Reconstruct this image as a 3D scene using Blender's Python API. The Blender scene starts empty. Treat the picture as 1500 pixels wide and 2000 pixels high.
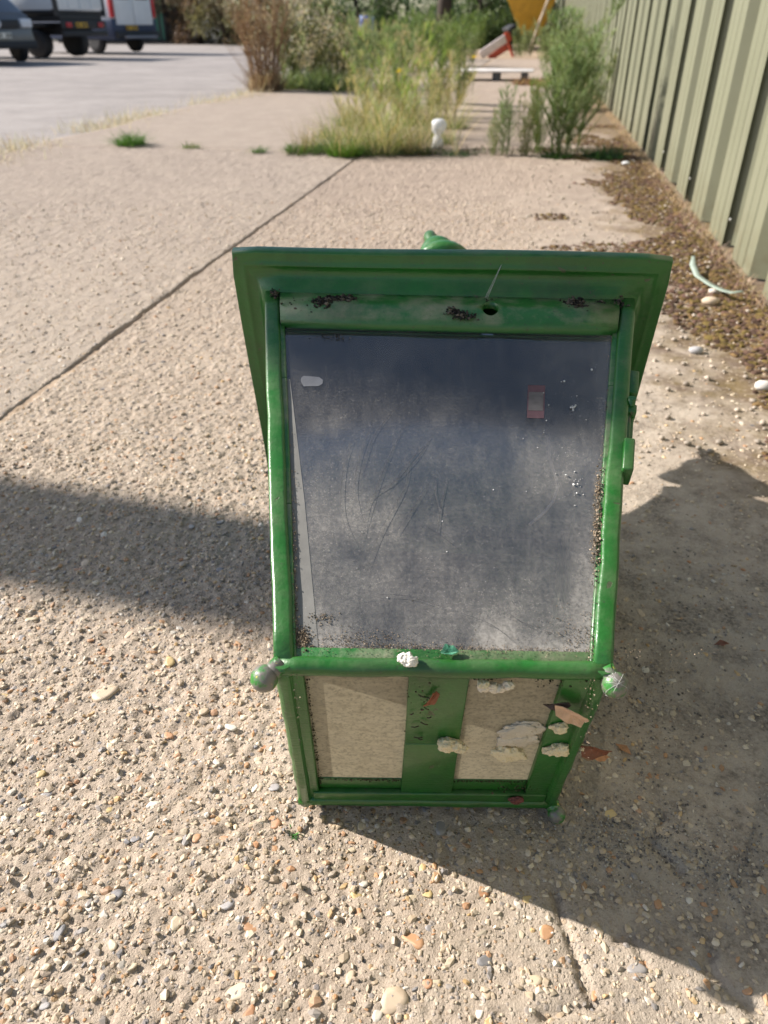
import bpy, bmesh, math, random
import numpy as np
from mathutils import Vector, Matrix
from mathutils import noise as mnoise
SC = bpy.context.scene
COL = SC.collection
RD = math.radians
random.seed(4); rng = np.random.default_rng(11)

# ------------------------------------------------------------------ camera
CAM_H = 0.78; FPX = 1450.0; PITCH = RD(33.232)
cd = bpy.data.cameras.new('camera'); cam = bpy.data.objects.new('camera', cd); COL.objects.link(cam)
cam.location = (0, 0, CAM_H); cam.rotation_euler = (RD(90) - PITCH, 0, 0)
cd.sensor_fit = 'VERTICAL'; cd.sensor_height = 36; cd.lens = FPX / 2000 * 36
cd.clip_start = .02; cd.clip_end = 600
cd.dof.use_dof = True; cd.dof.focus_distance = 0.80; cd.dof.aperture_fstop = 6.2
SC.camera = cam
# ------------------------------------------------------------------ light
SUN_EL = RD(33.0); SUN_AZ = RD(-74.0)           # azimuth of the sun, clockwise from +Y
sv = Vector((math.sin(SUN_AZ) * math.cos(SUN_EL), math.cos(SUN_AZ) * math.cos(SUN_EL), math.sin(SUN_EL)))
w = bpy.data.worlds.new('World'); SC.world = w; w.use_nodes = True
wn = w.node_tree.nodes; bg = wn['Background']
sky = wn.new('ShaderNodeTexSky'); sky.sky_type = 'NISHITA'; sky.sun_disc = False
sky.sun_elevation = SUN_EL; sky.sun_rotation = SUN_AZ; sky.dust_density = 1.0
w.node_tree.links.new(sky.outputs[0], bg.inputs[0]); bg.inputs[1].default_value = .083
sl = bpy.data.lights.new('sun', 'SUN'); so = bpy.data.objects.new('sun', sl); COL.objects.link(so)
sl.energy = 5.0; sl.angle = RD(.53); sl.color = (1.0, .935, .87)
so.rotation_euler = (-sv).to_track_quat('-Z', 'Y').to_euler(); so.location = sv * 30
SC.view_settings.view_transform = 'Standard'; SC.view_settings.look = 'None'
SC.view_settings.exposure = .93; SC.view_settings.gamma = 1
SC.render.engine = 'CYCLES'; SC.cycles.use_denoising = True
SC.cycles.max_bounces = 8; SC.cycles.transparent_max_bounces = 12

# ------------------------------------------------------------------ helpers
_fw = np.array([0, math.cos(PITCH), -math.sin(PITCH)]); _up = np.array([0, math.sin(PITCH), math.cos(PITCH)])
def G(x, y, z=0.0):
    """photo pixel -> point on the level z"""
    d = _fw + np.array([1., 0, 0]) * (x - 750) / FPX + _up * (1000 - y) / FPX
    return np.array([0, 0, CAM_H]) + d * ((z - CAM_H) / d[2])
def V(p): return Vector((float(p[0]), float(p[1]), float(p[2])))

def mesh_np(verts, faces, cols=None, smooth=False):
    verts = np.asarray(verts, dtype=np.float32); faces = np.asarray(faces, dtype=np.int32)
    me = bpy.data.meshes.new('mesh'); k = faces.shape[1]
    me.vertices.add(len(verts)); me.vertices.foreach_set('co', verts.ravel())
    me.loops.add(faces.size); me.loops.foreach_set('vertex_index', faces.ravel())
    me.polygons.add(len(faces)); me.polygons.foreach_set('loop_start', np.arange(len(faces), dtype=np.int32) * k)
    me.polygons.foreach_set('use_smooth', np.full(len(faces), smooth))
    me.update(calc_edges=True)
    if cols is not None:
        c = np.ones((len(verts), 4), np.float32); c[:, :3] = cols
        at = me.color_attributes.new('col', 'FLOAT_COLOR', 'POINT'); at.data.foreach_set('color', c.ravel())
    return me
def obj(name, me, mat=None, parent=None, loc=None, label=None, cat=None, group=None, kind=None):
    o = bpy.data.objects.new(name, me); COL.objects.link(o)
    if me is not None and mat is not None and not me.materials: me.materials.append(mat)
    if parent is not None: o.parent = parent
    if loc is not None: o.location = V(loc)
    if label: o['label'] = label
    if cat: o['category'] = cat
    if group: o['group'] = group
    if kind: o['kind'] = kind
    return o
def empty(name, loc=(0, 0, 0), rz=0, **kw):
    o = obj(name, None, loc=loc, **kw); o.rotation_euler = (0, 0, rz); o.empty_display_size = .05; return o
def copy_tree(o, parent=None):
    c = o.copy(); COL.objects.link(c); c.parent = parent
    for ch in o.children: copy_tree(ch, c)
    return c

class MB:
    """collects shapes into one mesh"""
    def __init__(s): s.v = []; s.f = []; s.sm = []
    def add(s, vs, fs, smooth=False):
        n = len(s.v); s.v += [tuple(float(c) for c in p) for p in vs]
        s.f += [tuple(i + n for i in f) for f in fs]; s.sm += [smooth] * len(fs); return s
    def hexa(s, p, smooth=False):   # 8 corners: bottom 0-3 ring, top 4-7 ring
        return s.add(p, [(3, 2, 1, 0), (4, 5, 6, 7), (0, 1, 5, 4), (1, 2, 6, 5), (2, 3, 7, 6), (3, 0, 4, 7)], smooth)
    def box(s, x0, x1, y0, y1, z0, z1, M=None):
        p = [(x0, y0, z0), (x1, y0, z0), (x1, y1, z0), (x0, y1, z0), (x0, y0, z1), (x1, y0, z1), (x1, y1, z1), (x0, y1, z1)]
        if M is not None: p = [tuple(M @ Vector(q)) for q in p]
        return s.hexa(p)
    def rings(s, rs, closed=True, cap=True, smooth=True):
        n = len(rs[0]); base = len(s.v); vs = [q for r in rs for q in r]; fs = []
        for i in range(len(rs) - 1):
            for j in range(n if closed else n - 1):
                a = i * n + j; b = i * n + (j + 1) % n; fs.append((a, b, b + n, a + n))
        s.add(vs, fs, smooth)
        if cap and closed:
            s.f += [tuple(base + j for j in reversed(range(n))), tuple(base + (len(rs) - 1) * n + j for j in range(n))]; s.sm += [False, False]
        return s
    def tube(s, pts, rad, seg=10, smooth=True, cap=True):
        pts = [Vector(p) if not isinstance(p, np.ndarray) else V(p) for p in pts]; rs = []
        if not hasattr(rad, '__len__'): rad = [rad] * len(pts)
        ref = None
        for i, p in enumerate(pts):
            t = (pts[min(i + 1, len(pts) - 1)] - pts[max(i - 1, 0)]).normalized()
            if ref is None: ref = t.orthogonal().normalized()
            u = (ref - t * ref.dot(t)).normalized(); ref = u; vv = t.cross(u)
            rs.append([p + (u * math.cos(2 * math.pi * k / seg) + vv * math.sin(2 * math.pi * k / seg)) * rad[i] for k in range(seg)])
        return s.rings(rs, True, cap, smooth)
    def lathe(s, prof, O, ax, seg=24, smooth=True):
        ax = ax.normalized(); u = ax.orthogonal().normalized(); vv = ax.cross(u); rs = []
        for r, h in prof:
            rs.append([O + ax * h + (u * math.cos(2 * math.pi * k / seg) + vv * math.sin(2 * math.pi * k / seg)) * max(r, 1e-4) for k in range(seg)])
        return s.rings(rs, True, True, smooth)
    def ball(s, c, r, sub=2, jit=0, scale=(1, 1, 1), rnd=None, M=None):
        bm = bmesh.new(); bmesh.ops.create_icosphere(bm, subdivisions=sub, radius=1); rnd = rnd or random; vs = []
        for vtx in bm.verts:
            k = 1 + (rnd.random() - .5) * jit; q = Vector((vtx.co.x * scale[0], vtx.co.y * scale[1], vtx.co.z * scale[2])) * (r * k)
            if M is not None: q = M @ q
            vs.append(q + Vector(c))
        s.add(vs, [tuple(x.index for x in f.verts) for f in bm.faces], True); bm.free(); return s
    def mesh(s, off=(0, 0, 0), bevel=0, bseg=2):
        me = bpy.data.meshes.new('mesh'); me.from_pydata([(a - off[0], b - off[1], c - off[2]) for a, b, c in s.v], [], s.f)
        me.polygons.foreach_set('use_smooth', s.sm); me.update()
        bm = bmesh.new(); bm.from_mesh(me); bmesh.ops.recalc_face_normals(bm, faces=bm.faces)
        if bevel:
            ed = [e for e in bm.edges if len(e.link_faces) == 2 and e.calc_face_angle(0) > .5]
            bmesh.ops.bevel(bm, geom=ed, offset=bevel, segments=bseg, affect='EDGES', profile=.5, clamp_overlap=True)
            for f in bm.faces: f.smooth = True
        bm.to_mesh(me); bm.free(); return me

# ---- value noise in numpy
def vnoise(x, y, scale, seed):
    r = np.random.default_rng(seed); T = r.random((257, 257)); T[256] = T[0]; T[:, 256] = T[:, 0]; X = x * scale; Y = y * scale
    xi = np.floor(X).astype(int); yi = np.floor(Y).astype(int); fx = X - xi; fy = Y - yi
    fx = fx * fx * (3 - 2 * fx); fy = fy * fy * (3 - 2 * fy); xi %= 256; yi %= 256
    return (T[xi, yi] * (1 - fx) + T[xi + 1, yi] * fx) * (1 - fy) + (T[xi, yi + 1] * (1 - fx) + T[xi + 1, yi + 1] * fx) * fy - .5
def fbm(x, y, scale, seed, n=4, g=.5):
    return sum(vnoise(x, y, scale * 2.03 ** i, seed + i) * g ** i for i in range(n))

# ------------------------------------------------------------------ materials
class N:
    def __init__(s, name):
        s.m = bpy.data.materials.new(name); s.m.use_nodes = True; s.t = s.m.node_tree; s.t.nodes.clear()
        s.out = s.n('ShaderNodeOutputMaterial'); s.co = s.n('ShaderNodeTexCoord')
    def n(s, typ, **kw):
        x = s.t.nodes.new(typ)
        for k, v in kw.items(): setattr(x, k, v)
        return x
    def set(s, sock, v):
        if isinstance(v, bpy.types.NodeSocket): s.t.links.new(v, sock)
        elif v is not None: sock.default_value = (*v, 1) if isinstance(v, tuple) and len(v) == 3 and sock.type == 'RGBA' else v
    def noise(s, scale, detail=4, rough=.55, vec=None, out=0, dist=0):
        x = s.n('ShaderNodeTexNoise'); s.set(x.inputs['Scale'], scale); x.inputs['Detail'].default_value = detail
        x.inputs['Roughness'].default_value = rough; x.inputs['Distortion'].default_value = dist
        s.set(x.inputs['Vector'], vec or s.co.outputs['Object']); return x.outputs[out]
    def vor(s, scale, feature='F1', out='Distance', vec=None):
        x = s.n('ShaderNodeTexVoronoi', feature=feature); s.set(x.inputs['Scale'], scale); s.set(x.inputs['Vector'], vec or s.co.outputs['Object']); return x.outputs[out]
    def ramp(s, fac, stops, interp='LINEAR'):
        x = s.n('ShaderNodeValToRGB'); s.set(x.inputs[0], fac); e = x.color_ramp.elements; x.color_ramp.interpolation = interp
        while len(e) < len(stops): e.new(.5)
        for el, (p, c) in zip(e, stops):
            el.position = p; el.color = (c, c, c, 1) if not isinstance(c, tuple) else (*c, 1)
        return x.outputs[0]
    def mix(s, fac, a, b, mode='MIX'):
        x = s.n('ShaderNodeMix', data_type='RGBA', blend_type=mode, clamp_factor=True)
        s.set(x.inputs[0], fac); s.set(x.inputs[6], a); s.set(x.inputs[7], b); return x.outputs[2]
    def math(s, op, a, b=None, clamp=False):
        x = s.n('ShaderNodeMath', operation=op, use_clamp=clamp); s.set(x.inputs[0], a); s.set(x.inputs[1], b); return x.outputs[0]
    def bump(s, h, strength=.5, dist=.002, nrm=None):
        x = s.n('ShaderNodeBump'); s.set(x.inputs['Height'], h); s.set(x.inputs['Strength'], strength); x.inputs['Distance'].default_value = dist
        if nrm is not None: s.set(x.inputs['Normal'], nrm)
        return x.outputs[0]
    def bsdf(s, col, rough=.6, metal=0, nrm=None, coat=0, spec=.5, link=True):
        x = s.n('ShaderNodeBsdfPrincipled'); s.set(x.inputs['Base Color'], col); s.set(x.inputs['Roughness'], rough); s.set(x.inputs['Metallic'], metal)
        x.inputs['Coat Weight'].default_value = coat; x.inputs['Coat Roughness'].default_value = .15; x.inputs['Specular IOR Level'].default_value = spec
        if nrm is not None: s.set(x.inputs['Normal'], nrm)
        if link: s.t.links.new(x.outputs[0], s.out.inputs[0])
        return x.outputs[0]
    def sep(s, v=None):
        x = s.n('ShaderNodeSeparateXYZ'); s.set(x.inputs[0], v or s.co.outputs['Object']); return x.outputs
    def attr(s, name='col'):
        x = s.n('ShaderNodeAttribute', attribute_name=name); return x.outputs['Color']
    def mixsh(s, fac, a, b, link=True):
        x = s.n('ShaderNodeMixShader'); s.set(x.inputs[0], fac); s.set(x.inputs[1], a); s.set(x.inputs[2], b)
        if link: s.t.links.new(x.outputs[0], s.out.inputs[0])
        return x.outputs[0]

def plain(name, col, rough=.6, metal=0, var=.15, scale=20, bump=.15, coat=0, spec=.5):
    m = N(name); n = m.noise(scale, 5)
    c = m.mix(m.ramp(n, [(.3, 0.), (.7, 1.)]), tuple(x * (1 - var) for x in col), tuple(min(1, x * (1 + var)) for x in col))
    m.bsdf(c, rough, metal, m.bump(m.noise(scale * 6, 3), bump, .002) if bump else None, coat, spec); return m.m

# fence frame: a runs across the paving from the fence (0) to the left (negative), b along it
FO = np.array([.855, 0.]); FV = np.array([.1722, .98506]); FW = np.array([.98506, -.1722])
def AB(a, b, z=0.0):
    p = FO + FW * a + FV * b; return np.array([p[0], p[1], z])
def toAB(P):
    r = np.asarray(P)[:2] - FO; return float(r @ FW), float(r @ FV)

JA = -2.02
def concrete_mat():
    m = N('exposed_aggregate_concrete'); p = m.co.outputs['Object']
    # coordinate across the paving (0 at the fence)
    d = m.n('ShaderNodeVectorMath', operation='DOT_PRODUCT'); m.set(d.inputs[0], p); d.inputs[1].default_value = (FW[0], FW[1], 0)
    a = m.math('SUBTRACT', d.outputs['Value'], float(FO @ FW))
    d2 = m.n('ShaderNodeVectorMath', operation='DOT_PRODUCT'); m.set(d2.inputs[0], p); d2.inputs[1].default_value = (FV[0], FV[1], 0)
    b = m.math('SUBTRACT', d2.outputs['Value'], float(FO @ FV))
    n1 = m.noise(1.3, 4); n2 = m.noise(9, 5); n3 = m.noise(60, 4); n4 = m.noise(420, 3, .7)
    base = m.mix(m.ramp(n2, [(.3, 0.), (.7, 1.)]), (.40, .32, .245), (.50, .41, .32))
    base = m.mix(m.ramp(n3, [(.35, .0), (.65, .55)]), base, (.55, .46, .35))
    base = m.mix(m.ramp(n4, [(.32, .65), (.5, 0.)]), base, (.20, .15, .105))
    # small aggregate
    vc = m.vor(210, out='Color'); vd = m.vor(210); sx = m.n('ShaderNodeSeparateColor'); m.set(sx.inputs[0], vc)
    pal = m.ramp(sx.outputs[0], [(0, (.30, .24, .17)), (.2, (.52, .43, .31)), (.42, (.42, .29, .17)), (.55, (.60, .51, .39)), (.7, (.36, .32, .28)), (.84, (.46, .25, .11)), (.9, (.17, .165, .165)), (.97, (.66, .60, .50))], 'CONSTANT')
    sel = m.math('MULTIPLY', m.ramp(vd, [(.30, 1.), (.46, 0.)]), m.ramp(sx.outputs[1], [(.40, 0.), (.44, 1.)]))
    worn = m.ramp(m.math('ADD', a, m.math('MULTIPLY', m.math('SUBTRACT', n2, .5), .6)), [(0, 1.), (1, 1.)])
    smoothzone = m.n('ShaderNodeMapRange'); m.set(smoothzone.inputs[0], m.math('ADD', a, m.math('MULTIPLY', m.math('SUBTRACT', n1, .5), .7)))
    smoothzone.inputs[1].default_value = -.95; smoothzone.inputs[2].default_value = -.55
    sz = smoothzone.outputs[0]                                   # 1 towards the fence: smoother, dustier skin
    sel = m.math('MULTIPLY', sel, m.math('SUBTRACT', 1.0, m.math('MULTIPLY', sz, .75)))
    c = m.mix(sel, base, pal)
    v2c = m.vor(95, out='Color'); v2d = m.vor(95); s2 = m.n('ShaderNodeSeparateColor'); m.set(s2.inputs[0], v2c)
    pal2 = m.ramp(s2.outputs[2], [(0, (.50, .42, .31)), (.3, (.42, .28, .15)), (.5, (.33, .30, .27)), (.66, (.58, .50, .39)), (.85, (.20, .19, .19))], 'CONSTANT')
    sel2 = m.math('MULTIPLY', m.ramp(v2d, [(.26, 1.), (.36, 0.)]), m.ramp(s2.outputs[0], [(.66, 0.), (.68, 1.)]))
    sel2 = m.math('MULTIPLY', sel2, m.math('SUBTRACT', 1.0, m.math('MULTIPLY', sz, .7)))
    c = m.mix(sel2, c, pal2)
    c = m.mix(m.math('MULTIPLY', sz, m.ramp(n3, [(.25, .2), (.8, .7)])), c, (.52, .46, .38))
    # dark dirt lodged in the skin near the fence side
    dirt = m.math('MULTIPLY', sz, m.math('MULTIPLY', m.ramp(m.noise(14, 6, .65), [(.44, 0.), (.62, .85)]), m.ramp(m.noise(190, 3, .6), [(.36, 1.), (.62, .25)])))
    c = m.mix(dirt, c, (.10, .085, .07))
    # big stains, tyre-dulled patches
    c = m.mix(m.ramp(n1, [(.35, .28), (.62, 0.)]), c, (.33, .26, .20))
    # pinkish weathering farther along
    far = m.n('ShaderNodeMapRange'); m.set(far.inputs[0], b); far.inputs[1].default_value = 1.2; far.inputs[2].default_value = 4.5
    c = m.mix(m.math('MULTIPLY', far.outputs[0], .45), c, (.375, .295, .24)); c = m.mix(m.math('MULTIPLY', far.outputs[0], m.ramp(m.noise(5, 6, .7), [(.42, .45), (.6, 0.)])), c, (.27, .21, .17)); c = m.mix(m.math('MULTIPLY', far.outputs[0], m.ramp(m.noise(28, 5, .75), [(.4, .5), (.55, 0.)])), c, (.26, .20, .16))
    # soil and moss along the fence foot
    fz = m.n('ShaderNodeMapRange'); m.set(fz.inputs[0], m.math('ADD', a, m.math('MULTIPLY', m.math('SUBTRACT', m.noise(3.5, 6, .62), .5), .95)))
    b_lim = m.n('ShaderNodeMapRange'); m.set(b_lim.inputs[0], b); b_lim.inputs[1].default_value = 1.0; b_lim.inputs[2].default_value = 1.4
    fz.inputs[1].default_value = -.44; fz.inputs[2].default_value = -.24
    soil = m.mix(m.ramp(m.noise(16, 4), [(.38, 0.), (.6, 1.)]), (.145, .098, .066), (.165, .115, .045))
    soil = m.mix(m.ramp(m.noise(70, 3), [(.55, 0.), (.7, .8)]), soil, (.42, .34, .25))
    c = m.mix(m.math('MULTIPLY', m.math('MULTIPLY', fz.outputs[0], b_lim.outputs[0]), .9), c, soil)
    h = m.math('ADD', m.math('MULTIPLY', m.math('SUBTRACT', 1.0, vd), m.math('MULTIPLY', sel, .9)), m.math('ADD', m.math('MULTIPLY', n4, .7), m.math('MULTIPLY', m.noise(1100, 2), .35)))
    h = m.math('ADD', h, m.math('MULTIPLY', m.math('SUBTRACT', .6, v2d), m.math('MULTIPLY', sel2, 1.2)))
    lf = m.ramp(m.math('ADD', m.math('MULTIPLY', a, -1.0), 0.0), [(0, 0.), (1, 1.)]); ls = m.math('LESS_THAN', a, JA); c = m.mix(m.math('MULTIPLY', ls, .22), c, (.33, .30, .26))
    m.bsdf(c, .88, 0, m.bump(h, 1.0, .0026), 0, .25)
    return m.m
CONC = concrete_mat()

def attr_mat(name, rough=.6, spec=.4, grain=160, var=.3, bump=.25):
    m = N(name); c = m.attr(); n = m.noise(grain, 4, .65)
    c = m.mix(m.ramp(n, [(.3, var), (.6, 0.)]), c, m.mix(.5, c, (.03, .025, .02)))
    m.bsdf(c, rough, 0, m.bump(n, bump, .001), 0, spec); return m.m
STONE = attr_mat('flint_and_gravel', .55, .45)
MOSS = attr_mat('moss_and_litter', .95, .1, 300, .5, .6)
def leaf_mat():
    m = N('leaf_tissue'); c = m.attr(); d = m.n('ShaderNodeBsdfPrincipled'); m.set(d.inputs['Base Color'], c); d.inputs['Roughness'].default_value = .55; d.inputs['Specular IOR Level'].default_value = .3
    t = m.n('ShaderNodeBsdfTranslucent'); m.set(t.inputs[0], m.mix(.5, c, m.mix(1.0, c, (1.3, 1.25, .6), 'MULTIPLY')))
    m.mixsh(.38, d.outputs[0], t.outputs[0]); return m.m
LEAF = leaf_mat()

# ------------------------------------------------------------------ the ground
def yard_mat():
    m = N('worn_yard_tarmac'); n = m.noise(.35, 5); n2 = m.noise(6, 5); n3 = m.noise(45, 4, .7)
    c = m.mix(m.ramp(n, [(.35, 0.), (.65, 1.)]), (.235, .21, .195), (.30, .27, .25))
    c = m.mix(m.ramp(n2, [(.4, .35), (.6, 0.)]), c, (.17, .15, .135)); c = m.mix(m.ramp(n3, [(.45, 0.), (.7, .7)]), c, (.42, .385, .355)); c = m.mix(m.ramp(m.noise(1.4, 5, .65), [(.45, 0.), (.65, .35)]), c, (.40, .36, .33))
    m.bsdf(c, .9, 0, m.bump(n3, .7, .01), 0, .25); return m.m
S = 260
gx = np.linspace(-S, S, 41); gy = np.linspace(-40, 2 * S, 41); X, Y = np.meshgrid(gx, gy, indexing='ij')
idx = np.arange(41 * 41).reshape(41, 41); q = np.stack([idx[:-1, :-1], idx[1:, :-1], idx[1:, 1:], idx[:-1, 1:]], -1).reshape(-1, 4)
obj('ground', mesh_np(np.c_[X.ravel(), Y.ravel(), np.full(X.size, -.045)], q), yard_mat(), kind='structure')
# soil and dry litter on which the weeds stand, beyond the paving
m = N('dry_soil'); c = m.mix(m.ramp(m.noise(2.2, 5), [(.35, 0.), (.65, 1.)]), (.33, .24, .165), (.45, .35, .25)); c = m.mix(m.ramp(m.noise(40, 4), [(.5, 0.), (.7, .7)]), c, (.20, .15, .09))
m.bsdf(c, .95, 0, m.bump(m.noise(60, 4), .8, .01), 0, .15); SOIL = m.m
pa = [AB(-5.2, 24.4), AB(.2, 24.4), AB(.2, 120), AB(-5.2, 120)]
nb = 60; A_ = np.linspace(-5.4, .3, 12); B_ = np.linspace(24.4, 120, nb); AA, BB = np.meshgrid(A_, B_, indexing='ij')
ed = fbm(AA, BB, .4, 90) * .5 * (AA < -5.0)
P = FO[None] + (AA + ed).ravel()[:, None] * FW + BB.ravel()[:, None] * FV
ii = np.arange(12 * nb).reshape(12, nb); q = np.stack([ii[:-1, :-1], ii[1:, :-1], ii[1:, 1:], ii[:-1, 1:]], -1).reshape(-1, 4)
obj('soil_verge', mesh_np(np.c_[P, -.02 + .02 * fbm(AA, BB, .7, 91).ravel()], q), SOIL, kind='structure')

PAVE = empty('concrete_pavement', (0, 0, 0), kind='structure')
def crackdist(px, py, poly):
    d = np.full(px.shape, 9.0)
    for (x0, y0), (x1, y1) in zip(poly[:-1], poly[1:]):
        L2 = (x1 - x0) ** 2 + (y1 - y0) ** 2; t = np.clip(((px - x0) * (x1 - x0) + (py - y0) * (y1 - y0)) / L2, 0, 1)
        d = np.minimum(d, np.hypot(px - x0 - t * (x1 - x0), py - y0 - t * (y1 - y0)))
    return d
CR = [[tuple(G(*p)[:2]) for p in poly] for poly in ([(1085, 1745), (1100, 1800), (1122, 1850), (1135, 1900), (1160, 1960)], [(1060, 1990), (1110, 1968), (1175, 1960)],
      [(1390, 1862), (1380, 1885), (1420, 1930), (1500, 1990)], [(1200, 1830), (1240, 1835), (1262, 1880)], [(1300, 1590), (1270, 1640), (1330, 1700)])]
def hfield(a, b, near):
    p0 = FO[0] + a * FW[0] + b * FV[0]; p1 = FO[1] + a * FW[1] + b * FV[1]
    h = fbm(p0, p1, 1.1, 20, 3) * .008
    if near:
        rough = np.clip((-.55 - a - vnoise(p0, p1, 2.2, 33) * .6) / .45, .25, 1)
        h += (fbm(p0, p1, 26, 40, 3) * .0035 + np.abs(fbm(p0, p1, 70, 50, 3, .7)) * -.0075 + np.clip(fbm(p0, p1, 120, 60, 2), 0, 1) * .007) * rough
        h += np.minimum(0, vnoise(p0, p1, 9, 71) + .22) * .018 * (1 - rough * .6)
        for poly in CR:
            dd = crackdist(p0, p1, poly) + vnoise(p0, p1, 60, 77) * .006; h -= np.exp(-(dd / .0045) ** 2) * .007
    return p0, p1, h
def slab(a0, a1, b0, b1, na, bs, near, edge_l=0, edge_r=0):
    av = np.linspace(a0, a1, na); A, Bm = np.meshgrid(av, bs, indexing='ij')
    jt = vnoise(A * 3 + Bm * 3, Bm - A, 3, 80)
    p0, p1, h = hfield(A, Bm, near)
    dl = A - a0; dr = a1 - A; df = Bm - b0; db = b1 - Bm
    wob = np.abs(fbm(p0, p1, 12, 84, 3)) * .03 if near else np.abs(fbm(p0, p1, 4, 84, 3)) * .06
    r = .007 if near else .02
    e = np.minimum(np.minimum(dl, dr), np.minimum(df, db)) - wob * .5
    h -= np.clip(1 - e / r, 0, 1) ** 2 * .008
    h[0, :] = h[-1, :] = -.03; h[:, 0] = h[:, -1] = -.03
    if near:
        wv = fbm(Bm * 2, Bm * 0, 3, 801, 5, .6) * .010 ; k0 = np.clip(1 - dl / .03, 0, 1) if not edge_l else 0; k1 = np.clip(1 - dr / .03, 0, 1) if edge_l else 0
        p0 = p0 + FW[0] * wv * (k0 + k1) + FW[0] * (np.maximum(0, vnoise(Bm, Bm * 0, 5, 805)) * .010 + np.clip(2.8 - Bm, 0, 1) * .005) * k0; p1 = p1 + FW[1] * wv * (k0 + k1)
    if edge_l: 
        p0 = p0 + FW[0] * fbm(p0, p1, .5, 86, 3) * .35 * np.clip(1 - dl / 1.0, 0, 1); p1 = p1
    n = A.shape; ii = np.arange(A.size).reshape(n)
    q = np.stack([ii[:-1, :-1], ii[1:, :-1], ii[1:, 1:], ii[:-1, 1:]], -1).reshape(-1, 4)
    return obj('slab', mesh_np(np.c_[p0.ravel(), p1.ravel(), h.ravel()], q, smooth=True), CONC, PAVE)
def growing(b0, b1, s0, start, k):
    out = [b0]; 
    while out[-1] < b1: out.append(out[-1] + (s0 if out[-1] < start else s0 + (out[-1] - start) * k))
    out[-1] = b1; return np.array(out)
JA = -2.02; JB = [5.72, 12.0, 18.2, 24.4]
near_slab = slab(JA + .0015, .3, -.35, JB[0] - .006, 560, growing(-.35, JB[0] - .006, .0042, 1.3, .006), True)
left_slab = slab(-4.55, JA - .0015, -.35, JB[0] - .006, 330, growing(-.35, JB[0] - .006, .012, 2.4, .006), True, 1)
for i in range(3):
    for a0, a1, el in ((-4.6 - .05 * i, JA - .006, 1), (JA + .006, .3, 0)):
        slab(a0, a1, JB[i] + .01, JB[i + 1] - .01, 60, np.linspace(JB[i] + .01, JB[i + 1] - .01, 90), False, el)
for a0, a1 in ((-4.5, JA - .006), (JA + .006, .3)):
    slab(a0, a1, -6.4, -.365, 40, np.linspace(-6.4, -.365, 60), False)
obj('joint_earth', mesh_np(np.array([AB(-4.4, -6.4, -.011), AB(-.02, -6.4, -.011), AB(-.02, 24.3, -.011), AB(-4.4, 24.3, -.011)]), [[0, 1, 2, 3]]), SOIL, PAVE)

# ---- stones set in the concrete
t_ = (1 + 5 ** .5) / 2
ICO = np.array([(-1, t_, 0), (1, t_, 0), (-1, -t_, 0), (1, -t_, 0), (0, -1, t_), (0, 1, t_), (0, -1, -t_), (0, 1, -t_), (t_, 0, -1), (t_, 0, 1), (-t_, 0, -1), (-t_, 0, 1)]) / math.hypot(1, t_)
ICF = np.array([(0, 11, 5), (0, 5, 1), (0, 1, 7), (0, 7, 10), (0, 10, 11), (1, 5, 9), (5, 11, 4), (11, 10, 2), (10, 7, 6), (7, 1, 8), (3, 9, 4), (3, 4, 2), (3, 2, 6), (3, 6, 8), (3, 8, 9), (4, 9, 5), (2, 4, 11), (6, 2, 10), (8, 6, 7), (9, 8, 1)])
def stones(P, r, ar, hz, cols, smooth=False, jit=.35, seed=1):
    """P Nx3 centres, r radius, ar aspect, hz vertical squash"""
    g = np.random.default_rng(seed); n = len(P); v = ICO[None] * (1 + (g.random((n, 12, 1)) - .5) * jit)
    v = v * np.stack([r, r * ar, r * hz], -1)[:, None]; th = g.random(n) * 6.283; tl = (g.random(n) - .5) * .5
    c, s_ = np.cos(tl)[:, None], np.sin(tl)[:, None]; y = v[..., 1] * c - v[..., 2] * s_; z = v[..., 1] * s_ + v[..., 2] * c; x = v[..., 0]
    c, s_ = np.cos(th)[:, None], np.sin(th)[:, None]
    v = np.stack([x * c - y * s_, x * s_ + y * c, z], -1) + P[:, None]
    f = (ICF[None] + (np.arange(n) * 12)[:, None, None]).reshape(-1, 3)
    return mesh_np(v.reshape(-1, 3), f, np.repeat(cols, 12, 0), smooth)
PAL = np.array([(.46, .36, .245), (.54, .44, .31), (.60, .51, .38), (.50, .38, .25), (.44, .22, .085), (.36, .16, .06), (.52, .33, .13), (.30, .25, .20), (.22, .21, .21), (.13, .135, .15), (.62, .57, .49), (.40, .30, .21)])
PW = np.array([.2, .19, .13, .15, .05, .03, .03, .08, .05, .03, .04, .02]); PW /= PW.sum()
def pick(n, g, wts=PW):
    k = .25 * g.random((n, 1)) + .15; return (PAL[g.choice(len(PAL), n, p=wts)] * (1 - k) + np.array([[.48, .39, .285]]) * k) * (.82 + .36 * g.random((n, 1)))
def heights(px, py, near=True):
    r = np.c_[px, py] - FO; a = r @ FW; b = r @ FV; return hfield(a, b, near)[2], a, b
def scatter(n, y0, y1, xs, seed, rlo, rhi, powr, dens=None):
    g = np.random.default_rng(seed); y = y0 + (y1 - y0) * g.random(n) ; x = (g.random(n) * 2 - 1) * (xs[0] + xs[1] * y)
    h, a, b = heights(x, y); r = rlo + (rhi - rlo) * g.random(n) ** powr
    keep = (a < -.03) & (a > -4.3) & (np.abs(a - JA) > .012)
    sm = np.clip((a + .95 + vnoise(x, y, 3, 5) * .6) / .4, 0, 1)
    keep &= g.random(n) > sm * .72
    return x[keep], y[keep], h[keep], r[keep], a[keep], g
x, y, h, r, a, g = scatter(30000, .16, 1.5, (.42, .56), 101, .0016, .0052, 2.2)
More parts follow.
